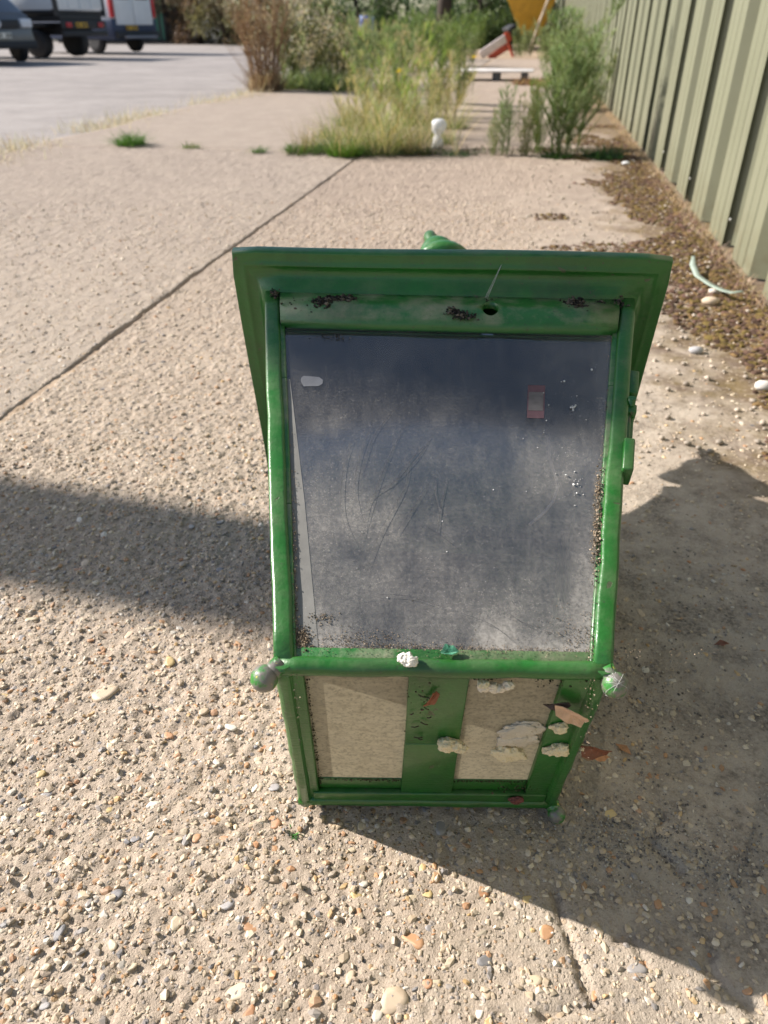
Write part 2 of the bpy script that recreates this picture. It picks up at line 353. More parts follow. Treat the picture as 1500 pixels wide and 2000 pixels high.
obj('fine_gravel', stones(np.c_[x, y, h + r * (-.1 + .25 * g.random(len(r)))], r, .45 + .5 * g.random(len(r)), .4 + .3 * g.random(len(r)), pick(len(r), g), False, .7, 3), STONE, near_slab, kind='stuff')
x, y, h, r, a, g = scatter(15000, 1.4, 4.2, (.42, .56), 103, .003, .008, 2.0)
obj('fine_gravel', stones(np.c_[x, y, h - r * .1], r, .55 + .45 * g.random(len(r)), .45 + .2 * g.random(len(r)), pick(len(r), g), False, .5, 4), STONE, near_slab, kind='stuff')
PW2 = np.array([.15, .15, .10, .12, .11, .06, .06, .08, .08, .05, .06, .03]); PW2 /= PW2.sum()
x, y, h, r, a, g = scatter(3600, .16, 1.6, (.42, .56), 105, .0034, .0075, 2.4)
obj('aggregate_stones', stones(np.c_[x, y, h - r * .10], r, .45 + .5 * g.random(len(r)), .32 + .2 * g.random(len(r)), pick(len(r), g, PW2), False, .7, 5), STONE, near_slab, kind='stuff')
# the stones large enough to pick out one by one
PEB = []
for k in range(14):
    mb = MB(); rr = random.Random(k); mb.ball((0, 0, 0), 1, 2, .10, (1, .5 + .4 * rr.random(), .42 + .2 * rr.random()), rr)
    ph = [rr.random() * 6 for _ in range(4)]; q_ = []
    for (x, y, z) in mb.v:
        an = math.atan2(y, x); f = 1 + .13 * math.sin(2 * an + ph[0]) + .10 * math.sin(3 * an + ph[1]) + .06 * math.sin(5 * an + ph[2]); q_.append((x * f, y * f, min(z, .20 + .10 * x * math.cos(ph[3]) + .1 * y * math.sin(ph[3]))))
    mb.v = q_; PEB.append(mb)
peb_mats = []
for k, cc in enumerate([(.46, .22, .085), (.40, .17, .06), (.55, .45, .30), (.24, .23, .23), (.13, .135, .15), (.58, .42, .16), (.50, .38, .25), (.62, .56, .46)]):
    m = N('flint_pebble'); n = m.noise(120, 4, .6); cc = tuple(q * .82 + w_ * .18 for q, w_ in zip(cc, (.46, .37, .27))); c = m.mix(m.ramp(n, [(.35, 0.), (.7, .85)]), cc, tuple(min(.7, q * 1.1 + .08) for q in cc)); c = m.mix(m.ramp(m.noise(600, 3), [(.3, .5), (.5, 0.)]), c, tuple(q * .45 for q in cc))
    m.bsdf(c, .42, 0, m.bump(n, .3, .001), 0, .5); peb_mats.append(m.m)
peb_mesh = {}
def pebble(x, y, r, k, mi, rz, parent=None, rise=.0):
    h = float(hfield(*[np.array([q]) for q in toAB((x, y, 0))], True)[2][0])
    if (k, mi) not in peb_mesh: 
        me = PEB[k].mesh(); me.materials.append(peb_mats[mi]); peb_mesh[(k, mi)] = me
    o = bpy.data.objects.new('pebble', peb_mesh[(k, mi)]); COL.objects.link(o); o.parent = parent or near_slab
    o.location = (x, y, h + rise - r * .04); o.scale = (r, r, r * .8); o.rotation_euler = (random.uniform(-.15, .15), random.uniform(-.15, .15), rz); return o
for px, py, d, mi, rz in [(490, 1803, 46, 0, -.2), (808, 1830, 46, 0, -.6), (768, 1952, 52, 6, .1), (466, 1932, 46, 2, .6), (205, 1352, 50, 6, .6), (698, 1748, 30, 5, -.5), (1035, 1755, 22, 5, 0),
      (440, 1762, 34, 3, .2), (205, 1580, 26, 5, .2), (485, 1980, 30, 1, 1.2), (205, 1300, 14, 4, 0), (330, 1283, 30, 0, .1), (310, 1310, 24, 1, .1), (843, 1810, 24, 3, .3), (948, 1875, 26, 4, .4),
      (95, 1750, 24, 4, 0), (225, 1748, 26, 4, .5), (938, 1972, 24, 7, 1.1), (738, 1978, 30, 7, 1.4), (115, 1820, 26, 4, 1.3), (370, 1610, 22, 2, .4), (130, 1690, 34, 2, -.5), (530, 1658, 26, 0, 0), (1245, 1890, 32, 3, 0), (1195, 1590, 30, 5, -.7),
      (850, 1920, 20, 2, .5), (330, 1655, 24, 0, .2), (60, 1768, 28, 1, .1), (545, 1700, 22, 0, .3), (370, 1705, 24, 1, -.1), (1015, 1740, 18, 5, 0), (1120, 1370, 20, 0, 1.0)]:
    P = G(px, py); pebble(P[0], P[1], d / 2 * (np.linalg.norm(P - (0, 0, CAM_H)) / 1500), random.randrange(14), mi, rz, None, -.0008)
g = np.random.default_rng(202); cnt = 0
while cnt < 255:
    y = .2 + 1.05 * g.random() ** 1.2; x = (g.random() * 2 - 1) * (.40 + .5 * y); a, b = toAB((x, y, 0))
    if a > -.1 or (a > -.75 and g.random() < .75) : continue
    pebble(x, y, .0055 + .0050 * g.random() ** 2.4, int(g.integers(14)), int(g.choice(8, p=[.16, .08, .2, .14, .07, .05, .2, .1])), g.random() * 6.28); cnt += 1
# loose dark grit and pale crumbs in the lee of the lantern
g = np.random.default_rng(7); pts = []
for (cx, cy, sx_, sy_, n) in [(1190, 1650, 90, 40, 500), (1330, 1620, 110, 50, 400), (1210, 1330, 40, 60, 300), (1290, 1420, 60, 60, 300), (1330, 1170, 90, 90, 250), (1400, 1700, 70, 40, 300)]:
    for _ in range(n):
        P = G(cx + g.normal() * sx_, cy + g.normal() * sy_)
        pts.append(P)
pts = np.array(pts); h, a, b = heights(pts[:, 0], pts[:, 1]); k = a < -.02; pts = pts[k]; r = .0007 + .0016 * g.random(len(pts)) ** 2
cc = np.where(g.random((len(pts), 1)) < .5, np.array([[.16, .14, .12]]), np.array([[.40, .35, .28]])) * (.7 + .6 * g.random((len(pts), 1)))
obj('loose_grit', stones(np.c_[pts[:, :2], h[k] + r * .5], r, .6 + .4 * g.random(len(r)), .7 + .2 * g.random(len(r)), cc, False, .5, 9), STONE, near_slab, kind='stuff')
# moss cushions, litter and chippings along the fence foot
g = np.random.default_rng(8); n = 30000; b = 1.30 + 6.6 * g.random(n) ** 1.15; a = -.02 - .75 * g.random(n) ** 1.5
x = FO[0] + a * FW[0] + b * FV[0]; y = FO[1] + a * FW[1] + b * FV[1]
msk = fbm(x, y, 2.6, 300, 4) * .9 + (a + .36) * 1.1; k = msk > 0 ; x, y, a, b = x[k], y[k], a[k], b[k]; n = len(x); h = hfield(a, b, True)[2]
r = .004 + .011 * g.random(n) ** 2; mc = np.array([(.12, .078, .05), (.145, .105, .035), (.10, .062, .045), (.17, .11, .05), (.14, .082, .062), (.10, .088, .03)])
obj('moss', stones(np.c_[x, y, h + r * .1], r, .6 + .4 * g.random(n), (.3 + .3 * g.random(n)), mc[(g.integers(0, 6, n) * .5 + 2.9 * (vnoise(x, y, 7, 310) + .5)).astype(int) % 6] * (.7 + .6 * g.random((n, 1))), False, .7, 12), MOSS, PAVE, kind='stuff')
n = 1500; b = 1.35 + 5.6 * g.random(n) ** 1.2; a = -.03 - .8 * g.random(n) ** 1.3; P = FO + a[:, None] * FW + b[:, None] * FV; h = hfield(a, b, True)[2]; r = .003 + .008 * g.random(n) ** 3
obj('loose_chippings', stones(np.c_[P, h + r * .45], r, .6 + .4 * g.random(n), .5 + .3 * g.random(n), np.array([(.50, .42, .33)]) * (.5 + .5 * g.random((n, 1))), True, .35, 13), STONE, PAVE, kind='stuff')

# ------------------------------------------------------------------ grass and weeds (numpy leaf builders)
def blades(base, dirs, length, width, curve, cols, segs=3):
    """base Nx3, dirs Nx3 unit start direction, droop by curve"""
    n = len(base); side = np.cross(dirs, np.array([0, 0, 1.])); side += rng.normal(size=side.shape) * .15; side /= np.linalg.norm(side, axis=1, keepdims=True) + 1e-6
    out = []; hd = dirs.copy(); hd[:, 2] = 0; hd /= np.linalg.norm(hd, axis=1, keepdims=True) + 1e-6
    for i in range(segs + 1):
        t = i / segs; c = base + dirs * (length * t)[:, None] + (hd * .55 - np.array([0, 0, .8])) * (length * curve * t * t)[:, None]
        wd = (width * (1 - t) ** .8 * (1 if i else .7))[:, None]
        out += ([c + side * wd / 2, c - side * wd / 2] if i < segs else [c])
    v = np.stack(out, 1); m = v.shape[1]; f = []
    for i in range(segs - 1): a = 2 * i; f += [(a, a + 1, a + 3), (a, a + 3, a + 2)]
    a = 2 * (segs - 1); f.append((a, a + 1, a + 2)); f = np.array(f)
    return v.reshape(-1, 3), (f[None] + (np.arange(n) * m)[:, None, None]).reshape(-1, 3), np.repeat(cols, m, 0)
def join(parts):
    V_, F_, C_ = [], [], []; o = 0
    for v, f, c in parts: V_.append(v); F_.append(f + o); C_.append(c); o += len(v)
    return np.concatenate(V_), np.concatenate(F_), np.concatenate(C_)
def vary(c, n, g, k=.3): return np.array([c]) * (1 - k + 2 * k * g.random((n, 1))) * (1 + (g.random((n, 3)) - .5) * .2)
def up_dirs(n, g, spread):
    th = g.random(n) * 6.283; e = spread * np.sqrt(g.random(n)); return np.stack([np.sin(e) * np.cos(th), np.sin(e) * np.sin(th), np.cos(e)], -1)
def tuft(n, rad, hlo, hhi, col, seed, spread=.7, width=.004, curve=.35, col2=None, mixk=.3):
    g = np.random.default_rng(seed); th = g.random(n) * 6.283; rr = rad * np.sqrt(g.random(n)); base = np.stack([rr * np.cos(th), rr * np.sin(th), np.zeros(n)], -1)
    d = up_dirs(n, g, spread); d[:, :2] += base[:, :2] / (rad + 1e-6) * .25; d /= np.linalg.norm(d, axis=1, keepdims=True)
    c = vary(col, n, g); 
    if col2 is not None: k = g.random(n) < mixk; c[k] = vary(col2, int(k.sum()), g)
    return blades(base, d, hlo + (hhi - hlo) * g.random(n), np.full(n, width) * (.7 + .6 * g.random(n)), curve * (.4 + g.random(n)), c)
def stem_tubes(paths, r0, r1, col):
    vs, fs = [], []; o = 0
    for p in paths:
        n = len(p); t = np.linspace(0, 1, n)[:, None]; r = r0 + (r1 - r0) * t
        for k in range(3):
            an = 2.094 * k; vs.append(p + np.c_[r * math.cos(an), r * math.sin(an), 0 * r])
        for k in range(3):
            for i in range(n - 1):
                a_, b_ = o + k * n + i, o + ((k + 1) % 3) * n + i; fs += [(a_, b_, b_ + 1), (a_, b_ + 1, a_ + 1)]
        o += 3 * n
    v = np.concatenate(vs); return v, np.array(fs), np.tile(np.array([col]), (len(v), 1))
def stems(n, h, lean, rad, g, wob=.04):
    out = []
    for i in range(n):
        th = g.random() * 6.283; rr = rad * math.sqrt(g.random()); hh = h * (.55 + .45 * g.random()); l = lean * g.random() ** .7; t = np.linspace(0, 1, 7)
        d = g.random() * 6.283; ph = g.random(2) * 6
        x = rr * math.cos(th) + math.cos(th) * l * hh * t ** 1.4 + wob * hh * np.sin(t * 4 + ph[0]) * t; y = rr * math.sin(th) + math.sin(th) * l * hh * t ** 1.4 + wob * hh * np.sin(t * 5 + ph[1]) * t
        out.append(np.stack([x, y, hh * t], -1))
    return out
def along(p, t):
    f = t * (len(p) - 1); i = np.minimum(f.astype(int), len(p) - 2); k = (f - i)[:, None]; return p[i] * (1 - k) + p[i + 1] * k
def weed_mesh(seed, h, nst, lean=.25, rad=.05, nl=150, ll=.08, lw=.006, col=(.10, .19, .045), col2=None, low=.05, branch=0, up=.55, stemcol=(.16, .20, .07), mixk=.3):
    """upright weed: stems with many narrow leaves (and feathery side shoots)"""
    g = np.random.default_rng(seed); ss = stems(nst, h, lean, rad, g); allp = list(ss)
    for p in ss:
        for k in range(branch):
            t0 = .06 + .88 * g.random(); b0 = along(p, np.array([t0]))[0]; th = g.random() * 6.283; L = h * .28 * (1.15 - t0); t = np.linspace(0, 1, 4)
            allp.append(b0 + np.stack([np.cos(th) * L * .7 * t, np.sin(th) * L * .7 * t, L * (.75 * t + .15 * t * t)], -1))
    parts = []
    for i, p in enumerate(allp):
        n = nl if i < len(ss) else max(6, nl // 6); t = (low if i < len(ss) else .1) + (1 - (low if i < len(ss) else .1)) * g.random(n); b = along(p, t)
        th = g.random(n) * 6.283; e = up + .5 * g.random(n); d = np.stack([np.cos(th) * np.sin(e), np.sin(th) * np.sin(e), np.cos(e)], -1)
        c = vary(col, n, g)
        if col2 is not None: k = g.random(n) < mixk; c[k] = vary(col2, int(k.sum()), g)
        parts.append(blades(b, d, ll * (1.15 - .7 * t) * (.6 + .7 * g.random(n)), np.full(n, lw), .3 * g.random(n), c, 2))
    st = stem_tubes(allp, .0035 * (h + .4), .001, stemcol)
    return mesh_np(*st), mesh_np(*join(parts))
def plant(name, meshes, loc, rz, sc, label, cat='plant', group=None):
    o = empty(name, loc, rz, label=label, cat=cat, group=group); o.scale = (sc, sc, sc)
    obj('stems', meshes[0], LEAF, o); obj('leaves', meshes[1], LEAF, o); return o
def tuft_obj(name, mesh, loc, label, cat='grass', group=None, rz=0, sc=1):
    o = obj(name, mesh, LEAF, None, loc, label, cat, group); o.rotation_euler = (0, 0, rz); o.scale = (sc, sc, sc); return o

GREEN = (.09, .18, .03); LIME = (.22, .31, .06); OLIVE = (.21, .24, .085); STRAW = (.52, .43, .24); PALE = (.25, .32, .16); BROWN = (.20, .115, .06); DARKG = (.04, .10, .025)
# --- small tufts in the cross joint, left to right
T0 = mesh_np(*tuft(420, .11, .08, .20, (.07, .17, .02), 1, 1.0, .005, .5))
T1 = mesh_np(*tuft(140, .06, .04, .11, (.09, .16, .03), 2, 1.1, .004, .5, (.2, .2, .08)))
T2 = mesh_np(*tuft(130, .05, .04, .11, (.08, .17, .03), 3, 1.0, .004, .5))
tuft_obj('grass_tuft', T0, G(256, 284), 'bright green rounded grass tuft, leftmost in the slab joint')
tuft_obj('grass_tuft', T1, G(374, 290), 'small faded grass tuft, second from left in the slab joint')
tuft_obj('grass_tuft', T2, G(506, 298), 'tiny bright green tuft, third from left in the slab joint')
def clump(name, px, py, parts, label, cat='grass', rz=0):
    return tuft_obj(name, mesh_np(*join(parts)), G(px, py), label, cat, None, rz)
clump('grass_clump', 592, 298, [tuft(330, .13, .06, .15, GREEN, 11, 1.0, .005, .5), tuft(70, .08, .2, .36, (.26, .2, .1), 12, .5, .003, .2)], 'low green grass clump with thin brown seed stalks at the left of the overgrown joint')
clump('grass_clump', 672, 304, [tuft(420, .12, .07, .2, (.09, .2, .02), 13, .9, .006, .5), tuft(160, .1, .25, .5, OLIVE, 14, .6, .004, .3, STRAW, .4)], 'vivid green grass clump under leaning olive stalks in the joint')
clump('grass_clump', 745, 301, [tuft(260, .16, .06, .17, (.06, .10, .03), 15, 1.1, .006, .6), tuft(260, .12, .3, .62, OLIVE, 16, .75, .004, .35, STRAW, .45)], 'tangled olive and straw grass clump with the tallest arching blades in the joint')
clump('grass_clump', 810, 300, [tuft(240, .13, .05, .16, (.08, .075, .035), 17, 1.1, .006, .6, DARKG, .4), tuft(160, .1, .2, .45, (.2, .19, .08), 18, .8, .004, .4, STRAW, .5)], 'dark dead grass clump left of the white plastic bottle')
clump('grass_clump', 890, 303, [tuft(150, .12, .03, .08, DARKG, 19, 1.2, .006, .5), tuft(10, .03, .45, .75, (.5, .44, .28), 20, .55, .006, .5)], 'low dark green clump with long pale bent straws right of the white bottle')
for k_, (px, py, hh, c1, c2, lab_) in enumerate([(628, 290, .27, OLIVE, STRAW, 'olive grass leaning left at the outer edge of the overgrown joint'), (655, 270, .32, (.22, .25, .08), STRAW, 'straw-tipped grass leaning over the paving behind the vivid green clump'), (715, 292, .42, LIME, STRAW, 'lime grass sprouting between the vivid green clump and the tangled clump'),
      (775, 288, .52, (.20, .22, .06), (.30, .24, .10), 'yellowed grass right of the tangled olive clump'), (845, 282, .45, (.15, .20, .05), STRAW, 'green grass directly behind the white bottle'), (745, 255, .7, LIME, STRAW, 'tall lime grass in the heart of the overgrown strip'), (815, 245, .62, (.19, .22, .07), (.36, .27, .12), 'tall dry-tipped grass left of the yellow weed'), (690, 245, .45, OLIVE, (.45, .37, .2), 'wispy olive grass at the left of the overgrown strip'),
      (880, 250, .5, (.22, .22, .08), STRAW, 'sparse straw grass at the path side of the strip')]):
    clump('grass_clump', px, py, [tuft(170, .15, hh * .3, hh, c1, 200 + k_, .95, .005, .45, c2, .4), tuft(9, .1, hh * .9, hh * 1.35, (.55, .48, .30), 260 + k_, .9, .006, .45), tuft(120, .16, .06, .2, GREEN, 230 + k_, 1.1, .007, .5)], lab_)
g = np.random.default_rng(99); n = 3000; pxs = 555 + 660 * g.random(n); pts = np.array([G(x, 306 - 16 * g.random() ** .7) for x in pxs]); pts[:, 2] = 0.0
k = vnoise(pts[:, 0], pts[:, 1], 4, 98) > -.22; pts = pts[k]; n = len(pts)
obj('joint_litter', mesh_np(*blades(pts, up_dirs(n, g, 1.35), .02 + .06 * g.random(n) ** 2, np.full(n, .008), .3 * g.random(n), np.where(g.random((n, 1)) < .6, vary((.10, .075, .045), n, g), vary((.055, .085, .025), n, g)))), LEAF, PAVE, kind='stuff')
# --- taller yellow-green mass behind the joint
YG = [weed_mesh(40 + i, h, n, .8, .20, 90, .16, .0055, c, STRAW, .03, 4, .45, (.25, .23, .1), mx) for i, (h, n, c, mx) in enumerate([(.62, 9, (.30, .32, .10), .45), (.82, 8, (.24, .36, .07), .3), (.72, 8, (.22, .27, .09), .45)])]
FE = [weed_mesh(60 + i, 1.0, n, l, .07, 170, .075, .0042, c, c2, .02, br, .5, (.20, .24, .09), .3) for i, (n, l, c, c2, br) in enumerate([(7, .22, (.17, .26, .09), PALE, 20), (7, .3, (.14, .22, .06), LIME, 16), (5, .16, PALE, (.16, .25, .1), 22), (8, .35, (.17, .24, .08), STRAW, 14)])]
for j, (px, py, mi, sc, lab) in enumerate([
    (700, 275, 0, .75, 'yellow-green feathery grass just behind the vivid green clump'), (770, 262, 1, .8, 'bright lime grass rising behind the tangled olive clump'),
    (830, 268, 2, .75, 'olive grass behind the dark dead clump'), (735, 235, 2, .95, 'wide straw-tipped weed in the middle of the overgrown strip, left half'),
    (800, 228, 1, 1.05, 'tallest lime green weed in the middle of the overgrown strip'), (868, 232, 0, .95, 'dry yellow weed at the right edge of the overgrown strip')]):
    P = G(px, py); plant('tall_weed', YG[mi], P, j * 1.3, sc, lab)
for j, (px, py, mi, sc, lab) in enumerate([
    (1092, 304, 0, 1.12, 'tallest feathery green weed standing by the green fence'), (1118, 292, 2, .85, 'pale feathery weed tucked right behind the tallest one by the fence'),
    (1052, 300, 1, .55, 'knee-high dense green weed left of the tallest feathery weed'), (985, 304, 2, .52, 'slim pale green weed alone in the joint, right of the bottle'),
    (1020, 306, 3, .5, 'slim leaning weed between the lone pale weed and the fence weeds'), (962, 304, 3, .32, 'shortest thin weed in the right half of the joint'),
    (850, 215, 1, .95, 'dark green feathery weed behind the yellow weed at the strip edge'), (780, 200, 0, 1.0, 'feathery green weed with a yellow flower head above the lime grass'),
    (900, 205, 3, .75, 'green and straw weed at the path edge beyond the bottle'), (712, 190, 2, 1.1, 'pale feathery weed at mid distance left of the flower head')]):
    plant('feathery_weed', FE[mi], G(px, py), j * .9 + .4, sc, lab)
clump('low_weed', 1180, 308, [tuft(300, .12, .04, .13, DARKG, 25, 1.2, .012, .6)], 'low dark broad-leaved weed at the fence end of the joint', 'plant')
clump('low_weed', 1085, 308, [tuft(160, .10, .04, .12, (.06, .13, .03), 26, 1.2, .010, .6)], 'low green weed at the foot of the tallest feathery weed', 'plant')
# --- dry brown stalks and pale seeding shrub by the yard
BR = weed_mesh(80, 1.9, 40, .42, .19, 110, .055, .007, (.33, .21, .125), (.52, .42, .27), .01, 7, .6, (.32, .21, .13), .5)
DS = plant('dry_stalk_bush', BR, G(520, 178), .3, 1.0, 'tall dead brown stalk bush at the slab edge by the yard')
obj('dead_leaves', mesh_np(*tuft(750, .24, .08, .5, (.24, .16, .105), 310, .75, .010, .25, (.42, .33, .23), .4)), LEAF, DS)
def fluff_mesh(seed, h, col, col2):
    g = np.random.default_rng(seed); st, lv = weed_mesh(seed, h, 22, .55, .3, 130, .10, .016, col, (.10, .13, .05), .03, 5, .5, (.15, .13, .08), .4)
    n = 2600; P = up_dirs(n, g, 1.3) * (h * (.62 + .4 * g.random((n, 1)))); P[:, 2] = np.abs(P[:, 2]); P += np.array([0, 0, .05]); P[:, :2] *= .75
    cl = fbm(P[:, 0] * 3, P[:, 1] * 3 + P[:, 2] * 2, 1.4, seed, 2); P = P[cl > -.02]; n = len(P)
    return st, mesh_np(*join([(np.array([q.co for q in lv.vertices]), np.array([q.vertices for q in lv.polygons]), np.tile(np.array([col]), (len(lv.vertices), 1)) * (.7 + .6 * np.repeat(g.random((len(lv.vertices) // 5 + 1, 1)), 5, 0)[:len(lv.vertices)])), blades(P, up_dirs(n, g, 1.5), np.full(n, .05), np.full(n, .03), .2 * g.random(n), vary(col2, n, g), 2)]))
FL = [fluff_mesh(90, 1.35, (.10, .12, .045), (.50, .45, .36)), fluff_mesh(91, 1.2, (.12, .13, .05), (.40, .34, .24))]
plant('seeding_shrub', FL[0], G(598, 165), 0, 1.0, 'pale fluffy seeding shrub right of the dead brown stalks')
plant('seeding_shrub', FL[1], G(660, 172), 1.2, .75, 'smaller green and buff shrub between the fluffy shrub and the feathery weeds')
plant('seeding_shrub', FL[1], G(585, 140), 2.2, 1.15, 'buff shrub farther back behind the pale fluffy one')
for k_, (px, py, hh, lab_) in enumerate([(572, 172, .45, 'low green weed at the left foot of the pale fluffy shrub'), (615, 168, .5, 'low green weed at the right foot of the pale fluffy shrub'), (650, 176, .5, 'low green weed under the smaller buff shrub')]):
    clump('low_weed', px, py, [tuft(420, .38, hh * .4, hh, (.15, .2, .07), 300 + k_, 1.0, .022, .4, PALE, .4)], lab_, 'plant')
# --- the overgrown strip farther back
g = np.random.default_rng(33); fargrp = 'weeds in the far overgrown strip'
W3 = [weed_mesh(110 + i, 1.1, 14, .45, .28, 110, .14, .012, c, c2, .04, 5, .5, (.2, .2, .1), mk) for i, (c, c2, mk) in enumerate([((.19, .27, .09), STRAW, .25), ((.27, .33, .17), OLIVE, .3), ((.52, .43, .27), (.24, .26, .12), .3), ((.13, .20, .065), LIME, .25)])]
spots = [(680, 150), (720, 140), (760, 135), (800, 150), (840, 140), (880, 132), (905, 128), (640, 120), (700, 112), (760, 108), (820, 104), (870, 100), (930, 96), (655, 98), (740, 92), (800, 90), (900, 88), (950, 92), (1020, 112), (1075, 130), (1100, 185), (1110, 150), (1085, 108), (1075, 96), (1125, 215), (1030, 100), (600, 104), (560, 98), (625, 150), (570, 150), (645, 135), (610, 128), (690, 128), (735, 122), (785, 118), (850, 118), (665, 108), (720, 100), (780, 97), (840, 94), (880, 112), (915, 104), (640, 92), (690, 88), (760, 84), (830, 82), (870, 86), (940, 84)]
ORD = ['leftmost', 'second from left', 'third from left', 'fourth from left', 'fifth from left', 'sixth from left', 'seventh from left', 'eighth from left', 'ninth from left', 'tenth from left', 'eleventh from left', 'twelfth from left'] + ['number %d from the left' % k for k in range(13, 30)]
kinds = ['fence' if px > 1000 else ['mid-green', 'pale', 'straw-coloured', 'dark'][int(g.integers(4))] for px, py in spots]
def rank(j): return ORD[sorted([k for k in range(len(spots)) if kinds[k] == kinds[j]], key=lambda k: spots[k]).index(j)]
for j, (px, py) in enumerate(spots):
    fence_side = kinds[j] == 'fence'; mi = 1 if fence_side else ['mid-green', 'pale', 'straw-coloured', 'dark'].index(kinds[j])
    o = plant('rough_weed', W3[1 if fence_side else mi], G(px, py), g.random() * 6, (.8 if fence_side else .9) * (.75 + .5 * g.random()),
          ('blurred green weed along the foot of the far fence, ' if fence_side else 'blurred ' + kinds[j] + ' weed in the far overgrown strip, ') + rank(j) + ' of its kind', 'plant', 'weeds along the far fence' if fence_side else fargrp)
# yellow flower heads, part of nothing else
def flower(px, py, d, lab):
    dirv = G(px, py) - np.array([0, 0, CAM_H]); dirv /= np.linalg.norm(dirv); P = np.array([0, 0, CAM_H]) + dirv * d
    gg = np.random.default_rng(int(px)); n = 30; dd = up_dirs(n, gg, 1.4); o = empty('yellow_flower', (P[0], P[1], 0), label=lab, cat='flower')
    z = P[2]; st = stem_tubes([np.array([(0, 0, 0), (.01, 0, z * .5), (0, 0, z)])], .004, .003, (.12, .2, .05)); obj('stem', mesh_np(*st), LEAF, o)
    obj('petals', mesh_np(*blades(np.tile(np.array([[0, 0, z]]), (n, 1)), dd, np.full(n, .05), np.full(n, .025), np.full(n, .2), vary((.75, .60, .02), n, gg, .1), 2)), LEAF, o)
flower(780, 142, 8.6, 'yellow flower head above the lime green weed'); flower(926, 113, 11.5, 'yellow flower head at the edge of the path beyond the weeds')
# dry grass fringe where the paving meets the yard, and litter at the fence foot
g = np.random.default_rng(44); n = 6500; b = 4.5 + 9 * g.random(n) ** 1.3; a = -4.55 - .05 + (g.normal(size=n)) * .17 - .18
a += fbm(b, b * 0, .5, 46, 3) * .3; keep = (vnoise(b, a * 0, 1.1, 47) > -.25); a, b = a[keep], b[keep]; n = len(a)
base = np.c_[FO + a[:, None] * FW + b[:, None] * FV, np.full(n, -.04)]
obj('dry_grass_fringe', mesh_np(*blades(base, up_dirs(n, g, .9), .05 + .15 * g.random(n) ** 2, np.full(n, .006), .4 * g.random(n), vary((.50, .44, .34), n, g, .25))), LEAF, kind='stuff', label='dry straw grass fringe between the yard and the paving', cat='grass')
n = 5200; b = .4 + 14 * g.random(n) ** 1.3; a = -.005 - .07 * g.random(n) ** 1.4; base = np.c_[FO + a[:, None] * FW + b[:, None] * FV, np.full(n, .0)]
obj('dry_grass_litter', mesh_np(*blades(base, up_dirs(n, g, 1.25), .02 + .06 * g.random(n) ** 2, np.full(n, .0035), .5 * g.random(n), vary((.50, .38, .26), n, g, .3))), LEAF, kind='stuff', label='dry grass litter along the foot of the fence', cat='grass')

# ------------------------------------------------------------------ fence
m = N('olive_coated_steel'); n = m.noise(3, 4); c = m.mix(m.ramp(n, [(.3, 0.), (.7, 1.)]), (.165, .168, .112), (.192, .195, .132)); st_ = m.n('ShaderNodeMapping'); st_.inputs['Scale'].default_value = (9, 9, .6); m.set(st_.inputs[0], m.co.outputs['Object'])
c = m.mix(m.ramp(m.noise(2.2, 4, .6, st_.outputs[0]), [(.55, 0.), (.75, .35)]), c, (.24, .23, .17)); z = m.sep()[2]; lo = m.n('ShaderNodeMapRange'); m.set(lo.inputs[0], z); lo.inputs[1].default_value = .22; lo.inputs[2].default_value = 0.
c = m.mix(m.math('MULTIPLY', lo.outputs[0], m.ramp(m.noise(18, 5), [(.42, 0.), (.6, .6)])), c, (.14, .12, .07)); m.bsdf(c, .42, 0, m.bump(m.noise(5, 3), .1, .01), 0, .4); STEEL = m.m
FENCE = empty('corrugated_fence', (*AB(0, 0)[:2], 0), label='olive green box-profile steel fence running along the right of the paving', cat='fence')
PIT = .49; DEP = .072; FH = 2.35
def sheet_mesh(nrib):
    prof = []
    for k in range(nrib):
        o = k * PIT
        prof += [(o, 0), (o + .095, 0), (o + .10, .006), (o + .112, .006), (o + .117, 0), (o + .195, 0), (o + .20, .005), (o + .206, .005), (o + .211, 0), (o + .285, 0), (o + .32, DEP), (o + .455, DEP)]
    prof.append((nrib * PIT + .03, .0)); prof.append((nrib * PIT + .05, .0)) if False else None
    mb = MB(); rs = []
    for z in (.012, FH * .5, FH): rs.append([(*(FW * d + FV * b), z) for b, d in prof])
    mb.rings(rs, False, False, False); return mb.mesh()
SH = sheet_mesh(2)
for k in range(44):
    o = obj('sheet', SH, STEEL, FENCE); b = -1.62 + k * 2 * PIT; o.location = (*(FV * b + FW * (.0016 if k % 2 else 0)), random.uniform(-.01, .01))
SCREW = MB().lathe([(.0, 0), (.007, 0), (.007, -.003), (.004, -.004), (.004, -.007), (0, -.008)], Vector((0, 0, 0)), Vector((FW[0], FW[1], 0)), 8).mesh(); SCM = plain('zinc_screw', (.30, .30, .27), .5, .3)
for k in range(20):
    for zz in (.12, 1.1):
        o = obj('screw', SCREW, SCM, FENCE); o.location = (*(FV * (1.12 + .49 * 2 * (k // 1) + .245 - .1)), zz)
RAIL = plain('galvanised_rail', (.35, .35, .34), .5, .6)
for zz in (.5, 1.9):
    mb = MB(); mb.hexa([(*(FW * d + FV * b), zz + dz) for dz in (0, .07) for b, d in ((-2, .062), (41, .062), (41, .1), (-2, .1))]); obj('rail', mb.mesh(), RAIL, FENCE)
for k in range(15):
    mb = MB(); c_ = FV * (-2 + k * 3.0); mb.hexa([(*(c_ + FW * d + FV * b), dz) for dz in (-.045, FH - .05) for b, d in ((-.04, .105), (.04, .105), (.04, .19), (-.04, .19))]); obj('post', mb.mesh(), RAIL, FENCE)


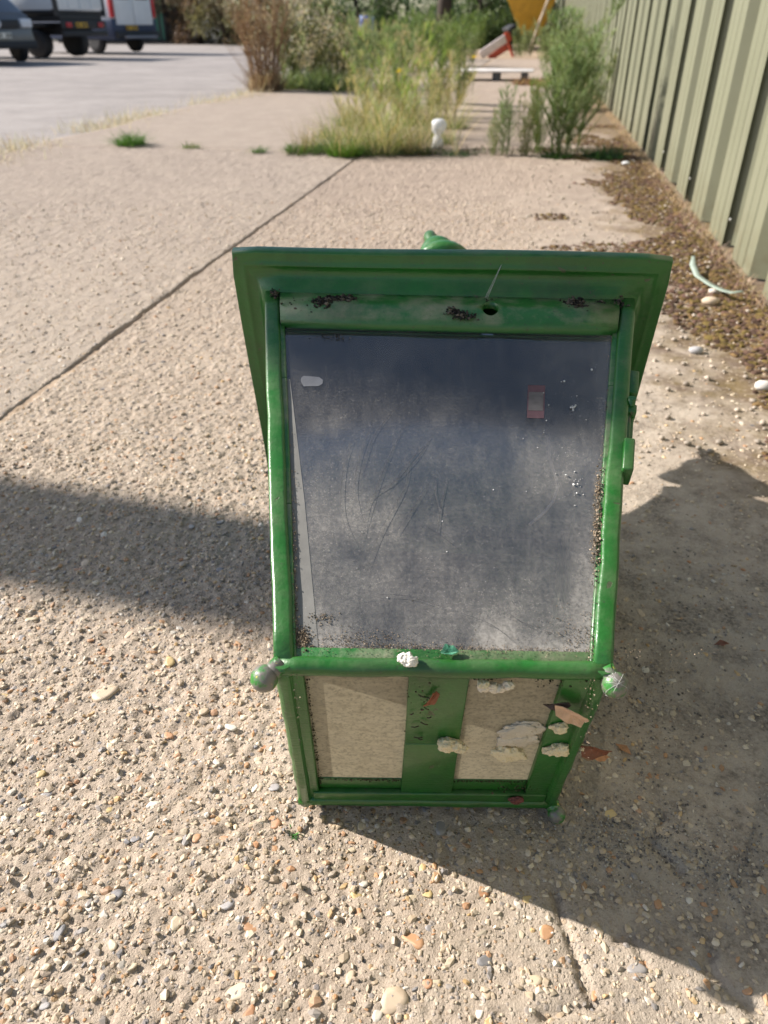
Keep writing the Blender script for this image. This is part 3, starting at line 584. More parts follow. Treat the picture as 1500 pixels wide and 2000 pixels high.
# ------------------------------------------------------------------ the lantern
def green_paint(name, base=(.030, .150, .028), dust=.35, wear=.5):
    m = N(name); n = m.noise(7, 5); n2 = m.noise(38, 5, .6); n3 = m.noise(180, 4, .6)
    c = m.mix(m.ramp(n, [(.3, 0.), (.7, 1.)]), tuple(q * .8 for q in base), tuple(q * 1.25 for q in base))
    c = m.mix(m.ramp(n2, [(.5, 0.), (.72, .35)]), c, (.028, .15, .026))
    geo = m.n('ShaderNodeNewGeometry'); nz = m.sep(geo.outputs['Normal'])[2]
    dirt = m.math('MULTIPLY', m.ramp(nz, [(.2, 0.), (.85, 1.)]), m.ramp(m.noise(24, 6, .68), [(.42, 0.), (.75, dust)]))
    c = m.mix(dirt, c, (.30, .265, .19))
    c = m.mix(m.ramp(m.noise(13, 6, .68), [(.5, 0.), (.75, .5)]), c, (.028, .045, .018)); c = m.mix(m.ramp(m.noise(95, 5, .7), [(.55, 0.), (.75, .35)]), c, (.045, .14, .03))
    chips = m.ramp(m.noise(52, 3, .5, None, 0, .6), [(.70, 0.), (.715, wear)]); c = m.mix(chips, c, (.075, .05, .04))
    spk = m.ramp(m.noise(260, 2, .5), [(.68, 0.), (.72, .6)]); c = m.mix(spk, c, (.045, .04, .03))
    rg = m.math('ADD', .27, m.math('MULTIPLY', m.math('ADD', dirt, m.math('MULTIPLY', n2, .25)), .6))
    br = m.n('ShaderNodeMapping'); br.inputs['Scale'].default_value = (30, 30, 180); m.set(br.inputs[0], m.co.outputs['Object'])
    h = m.math('ADD', m.math('MULTIPLY', n2, .8), m.math('ADD', m.math('MULTIPLY', n3, .35), m.math('MULTIPLY', m.noise(2, 3, .5, br.outputs[0]), .25)))
    h = m.math('SUBTRACT', h, m.math('MULTIPLY', chips, .4))
    m.bsdf(c, rg, 0, m.bump(h, .45, .003), .25, .5); return m.m
PAINT = green_paint('green_gloss_paint', (.015, .108, .013), .22, .6); PAINT_DUSTY = green_paint('dusty_green_paint', (.022, .12, .022), .8, .3)
def pane_mesh(F, dense):
    n = 48; xs = np.linspace(.035, .965, n); ys = np.linspace(.018, .90, n); X, Y = np.meshgrid(xs, ys, indexing='ij'); vs, cs = [], []
    for d in (-.0075, -.0105):
        vs.append(np.array([F.p(x, y, d) - LR for x, y in zip(X.ravel(), Y.ravel())]))
        nz = .5 + fbm(X * 6, Y * 6, 1, 500, 4); up = d > -.009; k = dense(X, Y, nz) if up else X * 0
        cs.append(np.c_[np.clip(k, 0, 1).ravel(), np.full(X.size, 1. if up else 0.), X.ravel()])
    ii = np.arange(n * n).reshape(n, n); q = np.stack([ii[:-1, :-1], ii[1:, :-1], ii[1:, 1:], ii[:-1, 1:]], -1).reshape(-1, 4)
    return mesh_np(np.concatenate(vs), np.concatenate([q, q[:, ::-1] + n * n]), np.concatenate(cs))
def glass_mat(name, dust_lo, dust_hi, col=(.36, .34, .30), tint=(.62, .66, .70), transl=.35, grad=None):
    m = N(name); p = m.co.outputs['Object']; n1 = m.noise(5, 6, .62); n2 = m.noise(60, 5, .7); n3 = m.noise(420, 3, .7)
    f = m.math('ADD', m.math('MULTIPLY', m.ramp(n1, [(.3, 0.), (.7, 1.)]), .6), m.math('MULTIPLY', m.ramp(n2, [(.35, 0.), (.75, 1.)]), .4))
    mr = m.n('ShaderNodeMapRange'); m.set(mr.inputs[0], f); mr.inputs[3].default_value = dust_lo; mr.inputs[4].default_value = dust_hi; fac = mr.outputs[0]
    # fine grit
    fac = m.math('ADD', fac, m.math('MULTIPLY', m.ramp(n3, [(.58, 0.), (.68, 1.)]), m.math('MULTIPLY', m.ramp(n1, [(.4, .06), (.65, .30)]), 1.0)), True)
    ch = m.n('ShaderNodeSeparateColor'); m.set(ch.inputs[0], m.attr())
    # wiped swirls: stretched noise thins or thickens the film
    mp = m.n('ShaderNodeMapping'); mp.inputs['Scale'].default_value = (14, 3, 3); mp.inputs['Rotation'].default_value = (0, 0, .5); m.set(mp.inputs[0], p); sw = m.noise(4, 5, .65, mp.outputs[0], 0, .8)
    mp2 = m.n('ShaderNodeMapping'); mp2.inputs['Scale'].default_value = (3, 60, 60); m.set(mp2.inputs[0], p); sw2 = m.noise(5, 4, .7, mp2.outputs[0])
    fine = m.math('MULTIPLY', m.ramp(m.noise(260, 4, .75), [(.3, .62), (.7, 1.4)]), m.math('MULTIPLY', m.ramp(sw, [(.3, .75), (.7, 1.25)]), m.ramp(sw2, [(.3, .92), (.7, 1.08)])))
    fac = m.math('MULTIPLY', m.math('ADD', fac, ch.outputs[0]), fine); fac = m.math('MULTIPLY', fac, ch.outputs[1], True)
    cc = m.mix(m.ramp(n2, [(.3, 0.), (.7, 1.)]), tuple(q * .85 for q in col), tuple(min(.8, q * 1.15) for q in col))
    d = m.n('ShaderNodeBsdfDiffuse'); m.set(d.inputs[0], cc); t = m.n('ShaderNodeBsdfTranslucent'); m.set(t.inputs[0], cc)
    dust = m.mixsh(transl, d.outputs[0], t.outputs[0], False)
    tr = m.n('ShaderNodeBsdfTransparent'); m.set(tr.inputs[0], tint); gl = m.n('ShaderNodeBsdfGlossy'); gl.inputs['Roughness'].default_value = .06
    fr = m.n('ShaderNodeFresnel'); fr.inputs[0].default_value = 1.5
    clear = m.mixsh(m.math('MULTIPLY', fr.outputs[0], 2.7, True), tr.outputs[0], gl.outputs[0], False)
    m.mixsh(fac, clear, dust); return m.m
LR = np.array([.08, .80, 0.0])
def n3(*a): return np.array(a, float)
Bc = [n3(-.098, .476, .306), n3(.203, .473, .303), n3(-.100, .544, .013), n3(.201, .541, .011)]
Tc = [n3(-.154, .951, .500), n3(.314, .920, .499), n3(-.148, 1.057, .043), n3(.320, 1.027, .042)]
Ec = [n3(-.194, .960, .544), n3(.356, .924, .543), n3(-.187, 1.086, .007), n3(.363, 1.050, .006)]
AXV = n3(.064, .971, .228); AXV /= np.linalg.norm(AXV); CEN = sum(Bc) / 4; TC = sum(Tc) / 4
RV = n3(.998, -.066, 0); UV = np.cross(RV, AXV)
LANT = empty('street_lantern', LR, label='large green painted street lantern lying on its side on the concrete', cat='lantern')
class Face:
    def __init__(s, c00, c10, c01, c11):
        s.c = (c00, c10, c01, c11); n = np.cross(c10 - c00, c01 - c00); n /= np.linalg.norm(n)
        if n @ ((c00 + c10 + c01 + c11) / 4 - (CEN + TC) / 2) < 0: n = -n
        s.n = n
    def p(s, x, y, d=0):
        a, b, c, e = s.c; return a * (1 - x) * (1 - y) + b * x * (1 - y) + c * (1 - x) * y + e * x * y + s.n * d
    def box(s, mb, x0, x1, y0, y1, d0, d1):
        return mb.hexa([s.p(x, y, d) for d in (d0, d1) for x, y in ((x0, y0), (x1, y0), (x1, y1), (x0, y1))])
    def strip(s, mb, pts, d0, d1):
        """bar through face points (x, y, halfwidth fraction in x)"""
        for (xa, ya, wa), (xb, yb, wb) in zip(pts[:-1], pts[1:]):
            mb.hexa([s.p(x, y, d) for d in (d0, d1) for x, y in ((xa - wa, ya), (xa + wa, ya), (xb + wb, yb), (xb - wb, yb))])
F_TOP = Face(Bc[0], Bc[1], Tc[0], Tc[1]); F_BACK = Face(Bc[2], Bc[3], Tc[2], Tc[3]); F_LEFT = Face(Bc[2], Bc[0], Tc[2], Tc[0]); F_RIGHT = Face(Bc[1], Bc[3], Tc[1], Tc[3]); F_BOT = Face(Bc[2], Bc[3], Bc[0], Bc[1])
def lp(name, mb, mat, bevel=0, parent=LANT, kind=None, label=None):
    return obj(name, mb.mesh(LR, bevel), mat, parent, kind=kind, label=label)
# corner bars: rounded square section swept along each corner
def sweep(A, Bp, ex, ey, w, nseg=14, wob=.0006, seed=1):
    rr = random.Random(seed); mb = MB(); rs = []; r = .42
    sec = []
    for q in range(4):
        for k in range(4):
            an = math.pi / 2 * q + math.pi / 2 * k / 3; sec.append((math.cos(an) * r + (1 - r) * (1 if q in (0, 3) else -1), math.sin(an) * r + (1 - r) * (1 if q in (0, 1) else -1)))
    for i in range(nseg + 1):
        t = i / nseg; c = A * (1 - t) + Bp * t; ww = w * (1 + rr.uniform(-.05, .05)); c = c + ex * rr.uniform(-wob, wob) + ey * rr.uniform(-wob, wob)
        rs.append([c + ex * (x - 1) * ww / 2 + ey * (y - 1) * ww / 2 for x, y in sec])
    return mb.rings(rs)
for i, (fx, fy) in enumerate([(F_LEFT, F_TOP), (F_RIGHT, F_TOP), (F_LEFT, F_BACK), (F_RIGHT, F_BACK)]):
    lp('corner_bar', sweep(Bc[i], Tc[i] + (Tc[i] - Bc[i]) * .01, fx.n, fy.n, .0185, seed=i), PAINT)
# rolled bead round the foot
for a_, b_ in ((0, 1), (1, 3), (3, 2), (2, 0)):
    A, B2 = Bc[a_], Bc[b_]; mid = CEN; off = (mid - (A + B2) / 2); off /= np.linalg.norm(off)
    pts = []
    for k in range(15):
        t = k / 14; pts.append(A * (1 - t) + B2 * t + off * .0075 + AXV * .004 + n3(*[random.uniform(-.0005, .0005) for _ in range(3)]))
    lp('foot_bead', MB().tube(pts, [.0085 + random.uniform(-.0004, .0004) for _ in pts], 12), PAINT)
def stile_set(F, dusty, hole=False, top=True):
    mat = PAINT_DUSTY if dusty else PAINT
    for sgn in (0, 1):
        pts0, pts1 = (.055, .070), (.035, .054)
        f = lambda x: x if not sgn else 1 - x
        mb = MB(); 
        for y0, y1 in ((.01, .35), (.35, .7), (.7, .99)):
            l = lambda y, a, b: a + (b - a) * y
            xs = [f(l(y, .03, .022)) for y in (y0, y1)], [f(l(y, .068, .053)) for y in (y0, y1)]
            mb.hexa([F.p(x, y, d) for d in (-.011, -.0045) for x, y in ((xs[0][0], y0), (xs[1][0], y0), (xs[1][1], y1), (xs[0][1], y1))])
        lp('stile', mb, mat, .0015)
    mb = MB(); F.box(mb, .03, .97, .012, .040, -.012, -.0055); lp('lower_rail', mb, mat, .0015)
    if not hole:
        mb = MB(); F.box(mb, .03, .97, .86, .995, -.010, -.003); lp('upper_rail', mb, mat, .0015)
    else:
        # pressed sheet rail with a round hole: ring of quads between a circle and the outline
        cx, cy, rx = .615, .930, .0225; ry = rx * .459 / .51; nseg = 32; out = []; x0, x1, y0, y1 = .045, .955, .872, .985
        ang = [2 * math.pi * k / nseg for k in range(nseg)]; corners = [math.atan2(yy - cy, xx - cx) % (2 * math.pi) for xx in (x0, x1) for yy in (y0, y1)]
        ang = sorted(set(ang + corners)); mb = MB(); rs = {}
        def edge(a):
            dx, dy = math.cos(a), math.sin(a); t = min(((x1 if dx > 0 else x0) - cx) / dx if abs(dx) > 1e-9 else 9, ((y1 if dy > 0 else y0) - cy) / dy if abs(dy) > 1e-9 else 9); return cx + dx * t, cy + dy * t
        def bow(x, y): u = (y - y0) / (y1 - y0); return .0035 + .004 * math.sin(math.pi * min(1, u * 1.15)) * .8 - .009 * max(0, u - .55) + .0012 * math.sin(x * 17) * (1 - u)
        rings_ = []
        ring_in = [(cx + rx * math.cos(a), cy + ry * 1.35 * math.sin(a)) for a in ang]; ring_out = [edge(a) for a in ang]
        lv = [F.p(x, y, bow(x, y) - .010) for x, y in ring_in], [F.p(x, y, bow(x, y)) for x, y in ring_in]
        ks = [.04, .12, .25, .45, .7, 1.0]; rs = [lv[0], lv[1]]
        for k in ks: rs.append([F.p(xi + (xo - xi) * k, yi + (yo - yi) * k, bow(xi + (xo - xi) * k, yi + (yo - yi) * k)) for (xi, yi), (xo, yo) in zip(ring_in, ring_out)])
        rs.append([F.p(x, y, -.009) for x, y in ring_out])
        mb.rings(rs, True, False, True); lp('upper_rail', mb, mat)
        mb = MB(); F.box(mb, cx - .05, cx + .05, cy - .04, cy + .04, -.030, -.026); lp('hole_backing', mb, plain('hole_dark', (.02, .02, .02), .7))  # dark plate set behind the round hole so it reads dark
stile_set(F_TOP, True, True); stile_set(F_LEFT, False); stile_set(F_RIGHT, False); stile_set(F_BACK, False)
yl = Bc[0][1] - LR[1]
G_TOP = glass_mat('dusty_pane', .012, .065, (.42, .395, .36), (.97, .972, .975), .25)
G_SIDE = glass_mat('grimy_side_pane', .25, .45, (.60, .56, .47), (.9, .9, .88), .6)
G_BACK = glass_mat('grimy_back_pane', .55, .8, (.10, .10, .105), (.4, .42, .45), .3)
for F, mt in ((F_TOP, G_TOP), (F_LEFT, G_SIDE), (F_RIGHT, G_SIDE), (F_BACK, G_BACK)):
    if F is F_TOP:
        obj('pane', pane_mesh(F, lambda x, y, nz: .018 + .03 * (1.2 - y) + .42 * np.exp(-y / .22) * (.5 + nz) + .34 * np.exp(-(.965 - x) / .06) + .16 * np.exp(-(x - .05) / .012) * (y < .6) + .26 * np.clip(nz * 1.9 - .7, 0, 1) * (1 - y)), mt, LANT)
    else: obj('pane', pane_mesh(F, lambda x, y, nz: x * 0), mt, LANT)
# foot plate: frame, cross bar, two clouded panes
mb = MB(); F_BOT.box(mb, .025, .083, .04, .955, -.010, -.001); lp('foot_stile', mb, PAINT, .0015)
mb = MB(); F_BOT.box(mb, .012, .045, .05, .955, -.001, .004); lp('foot_stile', mb, PAINT, .0015)
mb = MB(); F_BOT.box(mb, .868, .985, .04, .955, -.010, -.001); lp('foot_stile', mb, PAINT, .0015)
mb = MB(); F_BOT.box(mb, .962, .992, .05, .955, -.001, .004); lp('foot_stile', mb, PAINT, .0015)
mb = MB(); F_BOT.box(mb, .083, .868, .05, .186, -.011, -.006); lp('foot_rail', mb, PAINT, .0015)
mb = MB(); F_BOT.box(mb, .06, .95, .035, .105, -.0065, .001); lp('foot_rail', mb, PAINT, .0015)
mb = MB(); F_BOT.box(mb, .083, .868, .938, .965, -.011, -.003); lp('foot_rail', mb, PAINT, .0015)
mb = MB(); F_BOT.strip(mb, [(.493, .10, .098), (.493, .5, .093), (.493, .95, .092)], -.0105, -.0015); lp('cross_bar', mb, PAINT, .0015)
def cloudy():
    m = N('clouded_cream_sheet'); n = m.noise(9, 5, .6); mp = m.n('ShaderNodeMapping'); mp.inputs['Scale'].default_value = (4, 40, 3); m.set(mp.inputs[0], m.co.outputs['Object']); n2 = m.noise(14, 5, .7, mp.outputs[0]); n3_ = m.noise(240, 4, .7)
    c = m.mix(m.ramp(n, [(.3, 0.), (.7, 1.)]), (.58, .51, .39), (.72, .64, .50)); c = m.mix(m.ramp(n2, [(.45, 0.), (.7, .55)]), c, (.33, .26, .17)); c = m.mix(m.ramp(n3_, [(.35, .65), (.52, 0.)]), c, (.24, .19, .12)); c = m.mix(m.ramp(m.noise(26, 5, .6), [(.55, 0.), (.75, .6)]), c, (.36, .31, .25))
    d = m.bsdf(c, .5, 0, m.bump(n3_, .25, .001), 0, .4, False); t = m.n('ShaderNodeBsdfTranslucent'); m.set(t.inputs[0], m.mix(.35, m.mix(1.0, c, (1.35, 1.32, 1.25), 'MULTIPLY'), (.9, .82, .64))); m.mixsh(.66, d, t.outputs[0]); return m.m
CLOUD = cloudy()
m = N('clear_backing'); tb_ = m.n('ShaderNodeBsdfTransparent'); tb_.inputs[0].default_value = (.95, .95, .93, 1); m.t.links.new(tb_.outputs[0], m.out.inputs[0]); CLEAR = m.m
def foot_pane(x0, x1):
    mb = MB(); F_BOT.box(mb, x0, x1, .16, .95, -.0095, -.0075); me = mb.mesh(LR); me.materials.append(CLOUD); me.materials.append(CLEAR)
    for pl in me.polygons: pl.material_index = 0 if np.array(pl.normal) @ F_BOT.n > .7 else 1
    obj('foot_pane', me, None, LANT)
foot_pane(.075, .41)
foot_pane(.578, .875)
# knobs: three left of the four
KN = N('worn_knob_paint'); n = KN.noise(70, 5, .6); c = KN.mix(KN.ramp(n, [(.44, 0.), (.56, 1.)]), (.035, .19, .03), (.17, .155, .135)); c = KN.mix(KN.ramp(KN.noise(150, 3), [(.66, 0.), (.7, 1.)]), c, (.42, .36, .07)); KN.bsdf(c, .38, 0, KN.bump(n, .5, .003), .2)
for i, off, rr_ in ((0, -AXV * .008 - RV * .008 - UV * .010, .0125), (1, -AXV * .008 + RV * .002 - UV * .011, .0120), (3, -AXV * .010 + RV * .001 - UV * .002, .0105)):
    c = Bc[i] + off; c[2] = max(c[2], rr_ - .001); mb = MB(); rk = random.Random(i); mb.ball(c, rr_, 3, .04, (1, 1, 1), rk); mb.tube([Bc[i] + AXV * .006 + (CEN - Bc[i]) * .04, c], [.009, .008], 10); lp('corner_knob', mb, KN.m)
# latch on the right-hand frame
mb = MB()
F_RIGHT.box(mb, .018, .050, .69, .76, -.002, .010); F_RIGHT.box(mb, .012, .060, .625, .648, -.002, .009); F_RIGHT.box(mb, .02, .04, .53, .63, -.002, .004); F_RIGHT.box(mb, .03, .055, .55, .67, -.002, .0075)
lp('latch_plate', mb, PAINT, .0012)
mb = MB(); F_RIGHT.box(mb, -.012, .052, .445, .53, -.004, .0075); lp('latch_block', mb, PAINT, .0018)
mb = MB(); mb.tube([F_RIGHT.p(-.004, .652, .002), F_RIGHT.p(.06, .645, .004)], .0045, 10); lp('latch_pin', mb, PAINT)
# eaves: moulded skirt round the head
def ring_at(k, s, nper=14, wob=0, rr=None):
    out = []; cor = [Tc[j] + (Ec[j] - Tc[j]) * k for j in (0, 1, 3, 2)]; base = AXV * (s - .0125 * k - 0.0)
    for j in range(4):
        A, B2 = cor[j], cor[(j + 1) % 4]; cn = (cor[0] + cor[2]) / 2
        for i in range(nper):
            t = i / nper; q = A * (1 - t) + B2 * t
            dcor = min(t, 1 - t) * np.linalg.norm(B2 - A)
            if dcor < .008 and k > .8: q = q + (cn - q) / np.linalg.norm(cn - q) * (.008 - dcor) * .45
            if wob: q = q + (q - cn) / np.linalg.norm(q - cn) * wob * math.sin(3 + j * 1.7 + t * 7) 
            out.append(q + base)
    return out
prof = [(-.06, -.006), (.02, -.004), (.08, -.001), (.16, .005), (.26, .0085), (.40, .0095), (.52, .0100), (.57, .0086), (.62, .0086), (.67, .0100), (.80, .0110), (.93, .0118), (.98, .0118), (1.0, .0130), (1.012, .0150), (1.012, .0225), (1.0, .0250), (.93, .0265)]
mb = MB(); mb.rings([ring_at(k, s, 16, .0012 if k > .6 else 0) for k, s in prof], True, False, True); lp('eaves', mb, PAINT)
# roof: four-sided, sweeping in to the ventilator
def rsq(f, s, nper=10):
    out = []; cE = sum(Ec) / 4
    for j in range(4):
        A, B2 = [Ec[q] for q in (0, 1, 3, 2)][j], [Ec[q] for q in (0, 1, 3, 2)][(j + 1) % 4]
        for i in range(nper):
            t = i / nper; q = (A * (1 - t) + B2 * t) - cE; rnd = max(0, min(1, (s - .2) / .25)); hs = np.linalg.norm(Ec[0] - Ec[1]) / 2
            q2 = q / np.linalg.norm(q) * hs; q = (q * (1 - rnd) + q2 * rnd) * f; out.append(cE + q + AXV * s)
    return out
mb = MB(); mb.rings([rsq(f, s) for f, s in [(.97, .010), (.955, .019), (.82, .032), (.64, .07), (.49, .12), (.37, .18), (.29, .25), (.235, .32), (.20, .38), (.19, .41)]], True, False, True); lp('roof', mb, PAINT)
HO = V(sum(Ec) / 4); HA = V(AXV)
mb = MB().lathe([(.05, .395), (.056, .402), (.056, .415), (.044, .42), (.038, .43), (.038, .445), (.058, .450), (.064, .458), (.062, .470), (.055, .487), (.046, .505), (.036, .515)], HO, HA, 28); lp('ventilator', mb, PAINT)
bend = V(-RV * .22) + HA; HO2 = HO + HA * .508 - V(RV * .006)
mb = MB().lathe([(.036, -.004), (.040, .004), (.041, .010), (.038, .015), (.035, .018), (.037, .024), (.035, .036), (.029, .050), (.021, .061), (.0145, .068), (.0120, .076), (.0120, .086), (.0138, .097), (.0125, .108), (.007, .115), (0, .117)], HO2, bend, 24); lp('finial', mb, PAINT)
# stickers and wedge on the glass, colours muted to look behind it; wire inside
mb = MB(); oc = [(.104, .678), (.146, .680), (.157, .688), (.158, .700), (.148, .708), (.104, .711), (.097, .704), (.096, .694)]; mb.rings([[F_TOP.p(x, y, d) for x, y in oc] for d in (-.0074, -.0070)], True, True, False); lp('pale_sticker', mb, plain('paper_sticker', (.15, .155, .17), .8, 0, .15, 60), 0)
mb = MB(); F_TOP.box(mb, .725, .772, .60, .70, -.0074, -.0071); ws = lp('warning_label', mb, plain('muted_red_label', (.125, .065, .075), .8, 0, .3, 60)); 
mb = MB(); F_TOP.box(mb, .728, .768, .622, .678, -.0071, -.0068); obj('label_field', mb.mesh(LR), plain('buff_print', (.135, .12, .115), .8, 0, .3, 60), ws)
mb = MB(); mb.hexa([F_TOP.p(x, y, d) for d in (-.0075, -.0071) for x, y in ((.060, .040), (.132, .040), (.100, .36), (.054, .36))]); mb.hexa([F_TOP.p(x, y, d) for d in (-.0075, -.0071) for x, y in ((.054, .36), (.100, .36), (.066, .70), (.050, .70))]); lp('pale_wedge', mb, plain('wedge_grey', (.17, .165, .15), .6, 0, .2, 25, .1))  # pale wedge plate on the glass, standing in for its pale left band
pts = [F_TOP.p(x, y, -.0145) for x, y in ((.786, .73), (.786, .66), (.788, .58), (.795, .50), (.812, .455), (.822, .425), (.81, .385), (.785, .355), (.745, .325))]
lp('wire', MB().tube(pts, .0016, 6), plain('pale_flex', (.62, .60, .56), .5))
mb = MB()
for arc in ([(780, 790), (730, 850), (700, 930)], [(800, 900), (790, 950), (740, 1040), (715, 1100)], [(860, 1000), (850, 960), (852, 930)], [(1010, 1260), (960, 1220), (880, 1190)], [(1090, 1240), (1020, 1215), (985, 1190)], [(690, 850), (672, 900), (664, 960), (668, 1010), (690, 1062)], [(735, 812), (705, 880), (690, 950), (700, 1010)], [(800, 812), (765, 880), (735, 950), (700, 1055)], [(850, 840), (820, 890), (770, 940), (720, 975), (705, 1045)], [(840, 860), (800, 900), (745, 970)], [(838, 945), (800, 1000), (770, 1045)], [(875, 930), (860, 990), (850, 1060)], [(820, 1020), (860, 1045), (905, 1080)], [(740, 1160), (800, 1165), (860, 1185)]):
    P_ = []
    for (px, py) in arc:
        d_ = G(px, py) - n3(0, 0, CAM_H); o_ = F_TOP.p(.5, .5, -.0070); t_k = ((o_ - n3(0, 0, CAM_H)) @ F_TOP.n) / (d_ @ F_TOP.n); P_.append(n3(0, 0, CAM_H) + d_ * t_k)
    Q_ = []
    for k in range(len(P_) - 1):
        a_, b_, c_, d_ = (P_[max(0, min(len(P_) - 1, k + q))] for q in (-1, 0, 1, 2))
        for t in (0, .2, .4, .6, .8): Q_.append(.5 * (2 * b_ + (c_ - a_) * t + (2 * a_ - 5 * b_ + 4 * c_ - d_) * t * t + (3 * b_ - a_ - 3 * c_ + d_) * t ** 3))
    P_ = Q_ + [P_[-1]]
    mb.tube(P_, [.00005 + .00013 * math.sin(math.pi * k / (len(P_) - 1)) for k in range(len(P_))], 4)
lp('scratch_marks', mb, plain('scratch_grey', (.05, .05, .06), .6, 0, .2, 200, 0), kind='stuff')
# silt, crusts and crumbs lodged on the frame
def crumbs(F, spots, seed, cols, d0=.0):
    g = np.random.default_rng(seed); P, R, C = [], [], []
    for (x, y, sx_, sy_, n, r0, r1, dd) in spots:
        for _ in range(n):
            xx, yy = x + g.normal() * sx_, y + g.normal() * sy_; r = r0 + (r1 - r0) * g.random() ** 2; P.append(F.p(xx, yy, dd + r * .4 + abs(g.normal()) * r * .7) - LR); R.append(r); C.append(np.array(cols[g.integers(len(cols))]) * (.6 + .8 * g.random()))
    R = np.array(R); return stones(np.array(P), R, .5 + .5 * g.random(len(R)), .5 + .4 * g.random(len(R)), np.array(C), False, .8, seed)
DK = [(.03, .027, .024), (.045, .04, .035), (.08, .068, .055), (.02, .02, .02), (.13, .11, .085)]; TAN = [(.26, .20, .14), (.20, .15, .10), (.13, .10, .07), (.33, .27, .20)]
lab = lambda name, me, mat: obj(name, me, mat, LANT, kind='stuff')
lab('dirt_crust', crumbs(F_TOP, [(.165, .935, .014, .008, 390, 0.00060, 0.00302, .003), (.20, .953, .02, .006, 390, 0.00060, 0.00302, .001), (.225, .958, .015, .005, 240, 0.00060, 0.00259, .001), (.08, .925, .01, .008, 90, 0.00048, 0.00216, .003), (.13, .925, .03, .012, 90, 0.00036, 0.00144, .004),
     (.515, .905, .012, .006, 120, 0.00060, 0.00230, .007), (.545, .893, .014, .008, 165, 0.00048, 0.00216, .007), (.835, .962, .012, .006, 180, 0.00060, 0.00259, .001), (.85, .945, .012, .008, 105, 0.00048, 0.00216, .004), (.91, .965, .01, .006, 60, 0.00060, 0.00216, 0), (.955, .965, .008, .01, 75, 0.00060, 0.00216, 0),
     (.60, .965, .02, .006, 60, 0.00048, 0.00144, 0), (.19, .842, .025, .006, 90, 0.00036, 0.00130, -.006), (.03, .975, .006, .008, 120, 0.00060, 0.00216, 0)], 51, DK), MOSS)
lab('silt', crumbs(F_TOP, [(.075, .055, .016, .012, 672, 0.00028, 0.00132, -.007), (.06, .09, .006, .05, 416, 0.00028, 0.00102, -.006), (.068, .20, .004, .12, 528, 0.00022, 0.00084, -.006), (.5, .041, .28, .004, 1440, 0.00016, 0.00072, -.0065), (.25, .055, .09, .012, 672, 0.00016, 0.00072, -.0072), (.5, .036, .3, .012, 800, 0.00016, 0.00060, -.005),
     (.944, .2, .008, .16, 1120, 0.00022, 0.00090, -.006), (.935, .30, .008, .05, 512, 0.00039, 0.00156, -.005), (.93, .40, .005, .03, 208, 0.00039, 0.00144, -.005), (.90, .07, .05, .03, 576, 0.00016, 0.00066, -.0072), (.955, .045, .015, .02, 576, 0.00022, 0.00084, -.004), (.945, .6, .005, .16, 416, 0.00022, 0.00084, -.006), (.14, .098, .02, .006, 96, 0.00028, 0.00108, -.0072)], 52, TAN + DK[2:3]), MOSS)
lab('bird_specks', crumbs(F_TOP, [(.83, .60, .05, .12, 34, .0003, .0013, -.0075), (.86, .40, .03, .03, 22, .0003, .0016, -.0075), (.85, .635, .005, .005, 14, .0004, .0018, -.0075), (.5, .4, .26, .25, 60, .0002, .0007, -.0075)], 53, [(.62, .62, .60), (.5, .5, .5)]), STONE)
lab('dirt_crust', crumbs(F_BOT, [(.090, .55, .003, .28, 260, .0003, .0011, -.006), (.45, .84, .03, .05, 24, .0004, .0016, .000), (.62, .93, .05, .008, 60, .0004, .0014, -.003), (.405, .5, .003, .25, 160, .0003, .0009, -.006), (.583, .5, .003, .25, 120, .0003, .0009, -.006), (.83, .15, .05, .02, 90, .0004, .0014, -.002), (.86, .93, .05, .02, 70, .0004, .0015, -.002), (.30, .182, .14, .004, 260, .0003, .0011, -.006), (.72, .182, .1, .004, 200, .0003, .0011, -.006), (.25, .93, .1, .006, 120, .0003, .001, -.006)], 54, [(.05, .045, .03), (.035, .04, .02), (.09, .075, .05)]), MOSS)
mb = MB(); rr = random.Random(9)
for k in range(9):     # a few dark twigs on the cross bar
    x, y = .44 + rr.uniform(-.03, .05), .80 + rr.uniform(-.28, .12); an = rr.uniform(-.7, .7); L = rr.uniform(.012, .03); mb.tube([F_BOT.p(x, y, .0005), F_BOT.p(x + L * .5 * math.cos(an), y + L * .5 * math.sin(an), .0014), F_BOT.p(x + L * math.cos(an), y + L * math.sin(an) * 1.2, .0006)], .0006, 5)
lp('twig_litter', mb, plain('dark_twig', (.035, .025, .018), .8), kind='stuff')
# cobweb threads under the eaves and on the right knob
mb = MB()
A = F_TOP.p(.625, 1.03, .03)
for a_, b_ in (((.635, 1.03, .030), (.600, .972, .003)), ((.635, 1.03, .030), (.606, .968, .003)), ((.618, .997, .014), (.603, .970, .004))): mb.tube([F_TOP.p(*a_), F_TOP.p(*b_)], .0003, 4)
for k in range(9):
    c = Bc[1] - AXV * .008 + RV * .002 - UV * .011; a0 = random.uniform(0, 6.28); a1 = a0 + random.uniform(.8, 2.2); mb.tube([c + (RV * math.cos(a) * math.cos(k * 1.3) + UV * (math.sin(a) * .8 + .5 * math.cos(k * 2.1)) - AXV * (math.cos(a) * math.sin(k * 1.3) + .3)) / np.linalg.norm(RV * math.cos(a) * math.cos(k * 1.3) + UV * (math.sin(a) * .8 + .5 * math.cos(k * 2.1)) - AXV * (math.cos(a) * math.sin(k * 1.3) + .3)) * .0123 for a in np.linspace(a0, a1, 8)], .00015, 4)
lp('cobweb', mb, plain('grey_silk', (.45, .45, .43), .8), kind='stuff')

